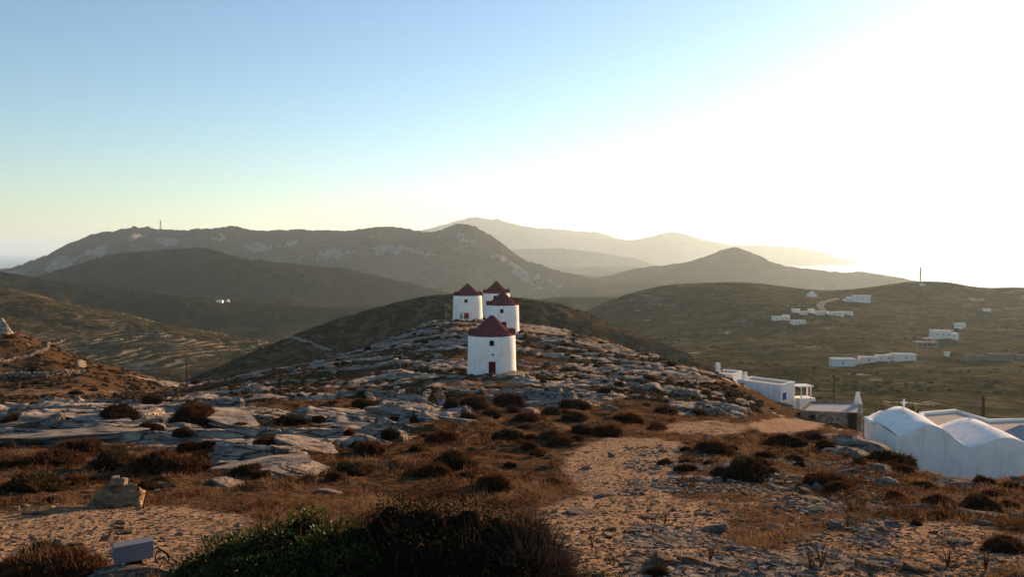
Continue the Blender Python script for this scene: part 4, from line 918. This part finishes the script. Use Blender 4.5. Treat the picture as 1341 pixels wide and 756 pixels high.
for i in range(len(depth)-1):
    for k in range(n-1): Ff.append((i*n+k, i*n+k+1, (i+1)*n+k+1, (i+1)*n+k))
MB().add(Vv, Ff).build('vaulted_roof', M_white, ch_, smooth=True)
Vw, Fw = [], []
for d in (0, 6.05):
    for s, z in prof: q = ay*s + ax*d; Vw.append((q.x, q.y, z - zb - 0.052))
    for s, z in prof: q = ay*s + ax*d; Vw.append((q.x, q.y, 0))
for k in range(n-1): Fw += [(n+k, n+k+1, k+1, k), (2*n+k, 2*n+k+1, 3*n+k+1, 3*n+k)]
Fw += [(0, 2*n, 3*n, n), (n-1, 2*n-1, 4*n-1, 3*n-1)]
MB().add(Vw, Fw).build('walls', M_white, ch_)
q = ay*(-0.12) + ax*5.3
MB().box((q.x, q.y, 4.45), (0.5, 1.6, 0.22), -0.16).build('eave_ledge', M_white, ch_, bevel=0.05)
def cross(s, d, zt, sc_):
    q = ay*s + ax*d; m = MB()
    m.box((q.x, q.y, zt - zb + 0.38*sc_), (0.15*sc_, 0.12*sc_, 0.95*sc_)); m.box((q.x, q.y, zt - zb + 0.55*sc_), (0.52*sc_, 0.11*sc_, 0.15*sc_))
    return m.build('cross', M_white, ch_, bevel=0.02)
cross(2.15, 5.6, -10.95, 0.8); cross(6.5, 5.6, -11.75, 0.5)
# the terrace roofs behind the chapel
def pz(px, py, z):
    dv = (CY-py)/F; s = z/(dv*math.cos(PITCH) - math.sin(PITCH)); return ((px-CX)/F*s, s*(math.cos(PITCH) + dv*math.sin(PITCH)))
quad_house('terrace_house', 'large flat-roofed house behind the chapel with tan terrace roof', [pz(1206, 552, -13.6), pz(1240, 572, -13.6), pz(1420, 590, -13.6), pz(1440, 548, -13.6), pz(1341, 548, -13.6), pz(1295, 549, -13.6), pz(1250, 536, -13.6), pz(1203, 540, -13.6)], -13.6, -19, 0.22, 0.3)
quad_house('low_white_house', 'low white flat roof between the stone hut and the chapel', [pz(1132, 548, -14.6), pz(1165, 553, -14.6), pz(1190, 541, -14.6), pz(1152, 538, -14.6)], -14.6, -19, 0.3, 0.25)
g0 = pz(1341, 572, -12.8)
t = thing('grey_shed', 'grey slanted roof slab at the right edge on the terrace', 'shed', (g0[0], g0[1], -14.0), R(20))
MB().box((0, 0, 0.4), (1.6, 1.6, 1.2)).build('walls', M_concrete, t)
MB().add([(-.9, -.9, .9), (.9, -.9, 1.2), (.9, .9, 1.7), (-.9, .9, 1.3), (-.9, -.9, 1.0), (.9, -.9, 1.3), (.9, .9, 1.8), (-.9, .9, 1.4)], [(3, 2, 1, 0), (4, 5, 6, 7), (0, 1, 5, 4), (1, 2, 6, 5), (2, 3, 7, 6), (3, 0, 4, 7)]).build('roof', M_steel, t)
# spiky palm-like plant between the roofs
pq = world(1197, 545, 62)
t = thing('spiky_plant', 'small spiky palm growing between the chapel and the terrace roof', 'plant', (pq.x, 62, pq.z - 2.2))
MB().tube([(0, 0, -1.5), (0.03, 0, 1), (0, 0.02, 2.2)], [.14, .11, .1], 8).build('trunk', M_wood, t)
for k in range(26):
    a = random.uniform(0, 6.3); e = random.uniform(0.2, 1.3); L_ = random.uniform(0.8, 1.25); d = Vector((math.cos(a)*math.cos(e), math.sin(a)*math.cos(e), math.sin(e))); s = d.cross(Vector((0, 0, 1))).normalized()*0.06
    b = Vector((0, 0, 2.2)); m_ = b + d*L_*0.55 + Vector((0, 0, .05)); tp = b + d*L_ - Vector((0, 0, .2*(1.3-e)))
    MB().add([b - s*.5, b + s*.5, m_ + s, m_ - s, tp], [(0, 1, 2, 3), (3, 2, 4)]).build('leaf', M_leaf, t)
# ------------------------------------------------------------------ far houses
M_whitefar = simple('far_whitewash', (0.76, 0.69, 0.60), 0.9, 0.12, 0.3)  # whitewash in a dimmer tone for the far houses
M_winfar = simple('far_window_grey', (0.12, 0.12, 0.13), 0.4)  # even mid-dark grey for small distant windows
def far_house(px, py, wpx, hpx, label, rot=0.0, nwin=2, mat=None, dp=0.7, group=None, steps=(), name='far_house', cat='house', dome=False):
    p = rhit(px, py) if px > 700 else None
    if p is None:
        p = world(px, py, 1240)
    k = p.y/F; wv, h = wpx*k, hpx*k
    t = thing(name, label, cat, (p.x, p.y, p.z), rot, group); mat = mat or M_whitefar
    MB().box((0, 0, h/2 - 1.5), (wv, wv*dp, h + 3)).build('walls', mat, t)
    if dome: MB().lathe([(wv*.36, h), (wv*.34, h + wv*.12), (wv*.22, h + wv*.27), (wv*.02, h + wv*.33)], 16).build('dome', mat, t, smooth=True)
    else:
        m = MB()
        for a, b, c, d in ((0, -wv*dp/2, wv, .3), (0, wv*dp/2, wv, .3), (-wv/2, 0, .3, wv*dp), (wv/2, 0, .3, wv*dp)): m.box((a, b, h + .15), (c + .32, d + .32, .36))
        m.build('parapet', mat, t)
    for i in range(nwin):
        x = wv*((i + random.uniform(.3, .7))/nwin - .5)
        w_ = MB().box((x, -wv*dp/2 - 0.02, h*.52), (min(0.8, wv*.10), .12, min(1.0, h*.34))).build('window', M_winfar, t)
    for i, (dx, w2, h2) in enumerate(steps):
        MB().box((dx*k, 0.3, h2*k/2 - 1.5), (w2*k, wv*dp*.8, h2*k + 3)).build('wing', mat, t)
        MB().box((dx*k, 0.3 - wv*dp*.4 - 0.02, h2*k*.5), (0.7, .12, 1.0)).build('window', M_winfar, t)
    return t
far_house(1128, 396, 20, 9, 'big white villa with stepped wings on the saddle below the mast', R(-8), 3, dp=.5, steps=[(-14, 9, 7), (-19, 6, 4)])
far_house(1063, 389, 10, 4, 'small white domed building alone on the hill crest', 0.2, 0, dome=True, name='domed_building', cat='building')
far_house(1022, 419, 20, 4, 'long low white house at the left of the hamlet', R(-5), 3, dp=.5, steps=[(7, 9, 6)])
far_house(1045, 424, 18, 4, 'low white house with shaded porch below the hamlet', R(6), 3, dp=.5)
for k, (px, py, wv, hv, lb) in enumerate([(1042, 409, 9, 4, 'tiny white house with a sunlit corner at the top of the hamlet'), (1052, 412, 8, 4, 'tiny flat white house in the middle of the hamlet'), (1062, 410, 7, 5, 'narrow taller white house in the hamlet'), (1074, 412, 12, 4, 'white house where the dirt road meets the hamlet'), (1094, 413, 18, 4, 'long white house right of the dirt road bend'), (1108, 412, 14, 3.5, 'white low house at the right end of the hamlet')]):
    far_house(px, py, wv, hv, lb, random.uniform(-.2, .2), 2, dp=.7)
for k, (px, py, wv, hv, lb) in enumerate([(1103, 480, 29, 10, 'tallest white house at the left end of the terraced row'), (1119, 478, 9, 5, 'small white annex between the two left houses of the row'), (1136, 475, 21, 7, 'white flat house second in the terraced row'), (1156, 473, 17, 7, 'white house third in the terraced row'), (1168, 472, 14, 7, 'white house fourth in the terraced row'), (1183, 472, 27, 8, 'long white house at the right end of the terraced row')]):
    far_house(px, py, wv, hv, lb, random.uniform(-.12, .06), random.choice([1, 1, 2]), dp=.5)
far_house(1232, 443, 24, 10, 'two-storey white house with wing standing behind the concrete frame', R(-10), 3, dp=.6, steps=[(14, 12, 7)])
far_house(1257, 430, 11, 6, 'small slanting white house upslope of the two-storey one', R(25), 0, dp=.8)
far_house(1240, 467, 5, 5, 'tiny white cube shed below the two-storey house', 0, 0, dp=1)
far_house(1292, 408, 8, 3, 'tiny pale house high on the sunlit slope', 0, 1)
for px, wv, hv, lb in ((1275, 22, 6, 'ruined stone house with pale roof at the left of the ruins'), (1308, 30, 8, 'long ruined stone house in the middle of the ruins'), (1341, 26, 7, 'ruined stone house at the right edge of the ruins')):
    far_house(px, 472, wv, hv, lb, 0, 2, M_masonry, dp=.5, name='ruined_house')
p = rhit(1212, 457); k = p.y/F
t = thing('concrete_frame', 'unfinished bare concrete frame house with open storeys', 'building', p + Vector((0, 0, 1.2)), R(-8))
for z in (0.2, 3.4, 6.0): MB().box((0 if z < 5 else 2, 0, z), (14 if z < 5 else 8, 7, .35)).build('floor_slab', M_concrete, t)
MB().box((0, 3.0, 1.8), (13.4, .2, 3.0)).build('recess_shade_panel', M_masonry, t)  # added dark panel: shade inside the open storey, put into colour
for x in (-6.6, -3.3, 0, 3.3, 6.6):
    for yv in (-3.2, 3.2): MB().box((x, yv, 0.4), (.5, .5, 5.7)).build('column', M_concrete, t)
for x in (-1.6, 2, 5.6):
    for yv in (-3.2, 3.2): MB().box((x, yv, 4.7), (.35, .35, 2.3)).build('column', M_concrete, t)
def ghit(nm, px, py):
    X, Y, Z = GRID[nm]; m = X.shape[0]*4//5; a, b = project(X[:m], Y[:m], Z[:m]); i = np.argmin((a-px)**2 + (b-py)**2)
    return Vector((X[:m].ravel()[i], Y[:m].ravel()[i], Z[:m].ravel()[i]))
# white houses across the valley on the left
for px, py, wv, hv, dm, lb in ((287, 396, 8, 2.6, False, 'long white house alone on the dark slope across the valley'), (300, 396, 4, 2.4, True, 'little white domed chapel beside the lone house across the valley')):
    p = ghit('green_slope', px, py); k = p.y/F
    t = thing('valley_house', lb, 'house', p)
    MB().box((0, 0, hv*k/2 - 2), (wv*k, wv*k*.6, hv*k + 4)).build('walls', M_white, t)
    if dm: MB().lathe([(wv*k*.4, hv*k), (wv*k*.3, hv*k + 1.4), (.1, hv*k + 2)], 14).build('dome', M_white, t, smooth=True)
    else: MB().box((wv*k*.1, -wv*k*.3 - .03, hv*k*.5), (1, .12, 1.2)).build('window', M_dark, t)
# dirt track up the village hill
M_track = simple('pale_dirt_track', (0.22, 0.18, 0.14), 0.95, .2, .3)
def ribbon(name, pts, wid, hfun, lift, mat, nsub=10):
    W = np.array([[p.x, p.y] for p in pts]); L_ = []
    for i in range(len(W)-1):
        for k in range(nsub): L_.append(W[i] + (W[i+1]-W[i])*k/nsub)
    L_ = np.array(L_ + [W[-1]]); kk = np.ones(7)/7
    L_ = np.stack([np.convolve(np.pad(L_[:, j], 3, mode='edge'), kk, 'valid') for j in (0, 1)], 1)
    tg = np.gradient(L_, axis=0); tg /= np.linalg.norm(tg, axis=1)[:, None] + 1e-9; nr = np.stack([-tg[:, 1], tg[:, 0]], 1)
    c = np.linspace(-.5, .5, 5); XY = L_[:, None, :] + nr[:, None, :]*(c*wid)[None, :, None]
    Z = hfun(XY[:, :, 0], XY[:, :, 1]) + lift
    o = link(name, mesh_np(name, np.concatenate([XY, Z[:, :, None]], 2).reshape(-1, 3), grid_faces(len(L_), 5), [mat])); o['kind'] = 'structure'; return o
ribbon('dirt_road', [rhit(x, y) for x, y in ((1098, 391), (1086, 394), (1073, 400), (1076, 405), (1086, 410), (1094, 412))], 7, lambda a, b: right_fields(a, b)[0], .35, M_track)
def bz(a, b):
    X, Y, Z = GRID['brown_hill']; out = np.empty(a.shape)
    for i in np.ndindex(a.shape): out[i] = Z.ravel()[np.argmin((X.ravel()-a[i])**2 + (Y.ravel()-b[i])**2)]
    return out
ribbon('dirt_track', [ghit('brown_hill', *q) for q in ((372, 446), (381, 441), (390, 445), (400, 449), (412, 452), (424, 456), (436, 461))], 2.0, bz, .35, M_track, 4)
# ------------------------------------------------------------------ poles, masts
def pole(px, pyb, pyt, Y, r, label, cross_=False, name='utility_pole', z=None, mat=M_wood):
    b = world(px, pyb, Y); h = world(px, pyt, Y).z - b.z
    t = thing(name, label, 'pole', (b.x, Y, b.z))
    MB().tube([(0, 0, -2.0), (0, 0, h*.5), (0, 0, h)], [r, r*.9, r*.75], 8).build('post', mat, t)
    if cross_:
        MB().box((0, 0, h*.93), (1.2, .1, .1)).build('crossarm', mat, t)
        for q in (-.5, 0, .5): MB().lathe([(.04, 0), (.05, .08), (.03, .16)], 8).build('insulator', M_white, t, loc=(q, 0, h*.93 + .05))
    return t
pole(244.5, 497, 474, 128, .11, 'wooden pole at the left foot of the windmill knoll')
pole(341, 486, 454, 146, .11, 'wooden pole rising behind the left crest of the knoll', True)
pole(584, 424, 396, 158, .05, 'thin bare pole left of the windmill with the bright red door', mat=M_steel, name='flag_pole')
pole(1092, 528, 492, 125, .12, 'dark wooden pole behind the stone hut', True)
pole(1287, 552, 519, 80, .17, 'short thick dark post behind the terrace roof', name='post')
pole(1147, 540, 528, 90, .06, 'thin fence post left of the chapel cross', name='post'); pole(1154.5, 537, 523, 95, .05, 'thinner fence post next to the chapel cross', name='post')
pole(1048, 500, 488, 160, .06, 'thin pole behind the porch of the white house')
pole(1097, 388, 382, 900, .25, 'small pole on the saddle beside the dirt road')
pole(1164, 377, 367, 915, .3, 'short pole on the hill left of the tall mast')
def lattice(px, pyb, pyt, Y, wb, wt, label, name, n=9, r=.12):
    b = world(px, pyb, Y); h = world(px, pyt, Y).z - b.z; t = thing(name, label, 'mast', (b.x, Y, b.z))
    cs = ((-1, -1), (1, -1), (1, 1), (-1, 1))
    for a, c in cs: MB().tube([(a*wb/2, c*wb/2, -3), (a*wt/2, c*wt/2, h)], r, 5).build('leg', M_steel, t)
    m = MB()
    for k in range(n):
        z0, z1 = h*k/n, h*(k+1)/n; w0, w1 = wb + (wt-wb)*k/n, wb + (wt-wb)*(k+1)/n
        for i in range(4):
            a, c = cs[i], cs[(i+1) % 4]
            m.tube([(a[0]*w0/2, a[1]*w0/2, z0), (c[0]*w1/2, c[1]*w1/2, z1)], r*.6, 4); m.tube([(c[0]*w0/2, c[1]*w0/2, z0), (a[0]*w1/2, a[1]*w1/2, z1)], r*.6, 4)
    m.build('bracing', M_steel, t)
    return t, h
t, h = lattice(210.5, 303, 288, 4015, 9, 2, 'lattice pylon on the crest of the long mountain', 'pylon', 6, .6)
MB().box((0, 0, h*.85), (8, 1.2, 1.0)).build('crossarm', M_steel, t)
t, h = lattice(1205, 372, 350, 945, 1.0, 0.7, 'thin lattice radio mast on the right hill crest', 'radio_mast', 10, .2)
for z in (.55, .7, .85): MB().box((.9, 0, h*z), (0.7, .4, 1.5)).build('antenna_panel', M_white, t)
p = rhit(1212, 373); far_house(1207, 374, 5, 2, 'tiny equipment hut at the foot of the radio mast', 0, 0, dp=.8, name='equipment_hut', cat='hut')
# ------------------------------------------------------------------ dry-stone walls on the left hill
def stone_wall(label, pts, h, wd, ss):
    W = [hit(*p) for p in pts]; t = thing('stone_wall', label, 'wall', W[0]); X, Y, Z, S = [], [], [], []
    for a, b in zip(W[:-1], W[1:]):
        L_ = (b-a).length; n = int(L_/ss*2.4*(h/ss + .5))
        for _ in range(n):
            f = random.random(); x = a.x + (b.x-a.x)*f + random.uniform(-.2, .2)*wd; y_ = a.y + (b.y-a.y)*f + random.uniform(-.5, .5)*wd
            X.append(x); Y.append(y_); Z.append(gzs(x, y_) + random.uniform(0, h)*random.uniform(.8, 1)); S.append(ss*random.uniform(.6, 1.2))
    o = stones('stones', np.array(X)-t.location.x, np.array(Y)-t.location.y, np.array(Z)-t.location.z, np.array(S), M_rock); o.parent = t
    return t
stone_wall('long pale dry-stone wall along the foot of the left hill', [(-60, 499), (0, 497), (30, 495), (60, 494), (90, 492), (112, 492)], .75, .5, .26)
stone_wall('thin pale dry-stone wall climbing the left hill in a bend', [(-30, 480), (0, 476), (25, 470), (48, 465), (62, 458), (74, 450)], .5, .4, .22)
stone_wall('low dark dry-stone wall below the knoll slope', [(440, 520), (480, 517), (520, 516), (560, 519)], .5, .6, .3)
# ------------------------------------------------------------------ people
def person(name, label, joints, rad, loc, mats, scale=1.0, rzv=0):
    """skin-grown body; joints: name -> (pos, parent)"""
    ks = list(joints); ix = {k: i for i, k in enumerate(ks)}
    me = bpy.data.meshes.new('body'); me.from_pydata([joints[k][0] for k in ks], [(ix[k], ix[joints[k][1]]) for k in ks if joints[k][1]], [])
    o = link(name, me, loc=loc, rot=(0, 0, rzv)); o.scale = (scale,)*3
    for m in mats: me.materials.append(m)
    sk = o.modifiers.new('skin', 'SKIN'); sk.use_smooth_shade = True
    for k in ks:
        v = me.skin_vertices[0].data[ix[k]]; v.radius = rad.get(k, (.05, .05)); v.use_root = k == 'pelvis'
    ss_ = o.modifiers.new('sub', 'SUBSURF'); ss_.levels = 2; ss_.render_levels = 2
    return tag(o, label, 'person')
M_skin = simple('tanned_skin', (0.42, 0.24, 0.16), .6, .1, 10); M_hair = simple('dark_hair', (0.02, 0.014, 0.01), .7)
M_shorts = simple('blue_denim_cloth', (0.10, 0.17, 0.34), .85, .2, 20); M_bag = simple('olive_top_cloth', (0.16, 0.13, 0.06), .85); M_shirt = simple('pale_shirt_cloth', (0.55, 0.42, 0.34), .85)
def walker(loc, rzv, label, shirt, shorts, lean=0.10, sc_=1.0):
    J = {'pelvis': ((0, 0, .93), None), 'waist': ((0, -.03, 1.08), 'pelvis'), 'chest': ((0, -.03-lean*.5, 1.28), 'waist'), 'upper': ((0, -.03-lean*.7, 1.40), 'chest'), 'neck': ((0, -.03-lean*.9, 1.50), 'upper'), 'jaw': ((0, -.06-lean, 1.57), 'neck'), 'head': ((0, -.05-lean, 1.67), 'jaw'), 'crown': ((0, -.04-lean, 1.76), 'head')}
    Rr = {'pelvis': (.15, .11), 'waist': (.135, .10), 'chest': (.165, .115), 'upper': (.14, .10), 'neck': (.055, .055), 'jaw': (.068, .075), 'head': (.085, .098), 'crown': (.055, .06)}
    for s, n in ((-1, 'r'), (1, 'l')):
        f = .16 if s > 0 else -.12
        J.update({'sh'+n: ((s*.19, -.03-lean*.7, 1.42), 'upper'), 'el'+n: ((s*.30, -.02-lean*.5, 1.15), 'sh'+n), 'wr'+n: ((s*.27, -.14-lean*.5, .93), 'el'+n), 'ha'+n: ((s*.25, -.18-lean*.5, .84), 'wr'+n),
                  'hip'+n: ((s*.10, 0, .86), 'pelvis'), 'kn'+n: ((s*.11, -f-.03, .49), 'hip'+n), 'an'+n: ((s*.11, -f+.05, .08), 'kn'+n), 'to'+n: ((s*.12, -f-.13, .035), 'an'+n)})
        Rr.update({'sh'+n: (.062, .062), 'el'+n: (.042, .042), 'wr'+n: (.03, .028), 'ha'+n: (.036, .022), 'hip'+n: (.095, .095), 'kn'+n: (.062, .062), 'an'+n: (.042, .042), 'to'+n: (.045, .03)})
        for q in range(4): J['f%d%s' % (q, n)] = ((s*(.262 - .012*q), -.16-lean*.5-.022*q, .765 - .01*(q in (1, 2))), 'ha'+n); Rr['f%d%s' % (q, n)] = (.009, .009)
        J['th'+n] = ((s*.215, -.225-lean*.5, .82), 'ha'+n); Rr['th'+n] = (.011, .011)
    p = person('person', label, J, Rr, loc, [M_skin], sc_, rzv)
    def shell(nm, prof, mat):
        m = MB(); m.lathe([(1, 0)], 3) if False else None
        V, Fc = [], []; n = 20
        for cx, cy, z, rx, ry in prof:
            for k in range(n): g = 2*math.pi*k/n; V.append((cx + rx*math.cos(g), cy + ry*math.sin(g), z))
        for i in range(len(prof)-1):
            for k in range(n): Fc.append((i*n+k, i*n+(k+1) % n, (i+1)*n+(k+1) % n, (i+1)*n+k))
        return MB().add(V, Fc).build(nm, mat, p, smooth=True)
    shell('top', [(0, 0, .90, .185, .15), (0, -.02, 1.0, .17, .135), (0, -.03, 1.1, .165, .13), (0, -.03-lean*.5, 1.28, .195, .145), (0, -.03-lean*.6, 1.37, .19, .13), (0, -.03-lean*.75, 1.45, .10, .09)], shirt)
    shell('waistband', [(0, 0, .84, .205, .155), (0, 0, .95, .19, .15), (0, -.01, 1.0, .178, .142)], shorts)
    for s in (-1, 1):
        f = .16 if s > 0 else -.12
        shell('shorts_leg', [(s*.10, 0, .88, .115, .12), (s*.105, -f*.5, .72, .108, .112), (s*.11, -f*.85, .56, .10, .10)], shorts)
    shell('hair', [(0, -.02-lean, 1.60, .078, .075), (0, -.03-lean, 1.68, .094, .10), (0, -.04-lean, 1.75, .078, .088), (0, -.045-lean, 1.79, .03, .035)], M_hair).location.y = 0.018
    for s in (-1, 1): MB().lathe([(.012, 0), (.002, .006)], 8).build('eye', M_dark, p, loc=(s*.032, -.155-lean, 1.665), rot=(math.pi/2, 0, 0))
    MB().add([(-.012, -.148-lean, 1.64), (.012, -.148-lean, 1.64), (0, -.175-lean, 1.632), (0, -.15-lean, 1.675)], [(0, 1, 2), (0, 2, 3), (1, 3, 2), (0, 3, 1)]).build('nose', M_skin, p)
    MB().box((0, -.135-lean, 1.595), (.045, .012, .009)).build('mouth', M_doorred, p)
    return p
best = None
for Y in np.linspace(50, 68, 180):
    x_ = (577-CX)/F*Y; g = gzs(x_, Y); d = abs(project(x_, Y, g + 1.79)[1] - 511)
    if best is None or d < best[0]: best = (d, x_, Y, g)
walker((best[1], best[2], best[3] - 0.01), 0.1, 'person in a dark top and blue shorts walking up behind the rocks', M_bag, M_shorts)
p3 = world(604, 419, 159.3)
walker((p3.x, 159.3, gzs(p3.x, 159.3)), 0.4, 'tiny person standing by the bright red mill door', M_shirt, M_wood, 0.02)
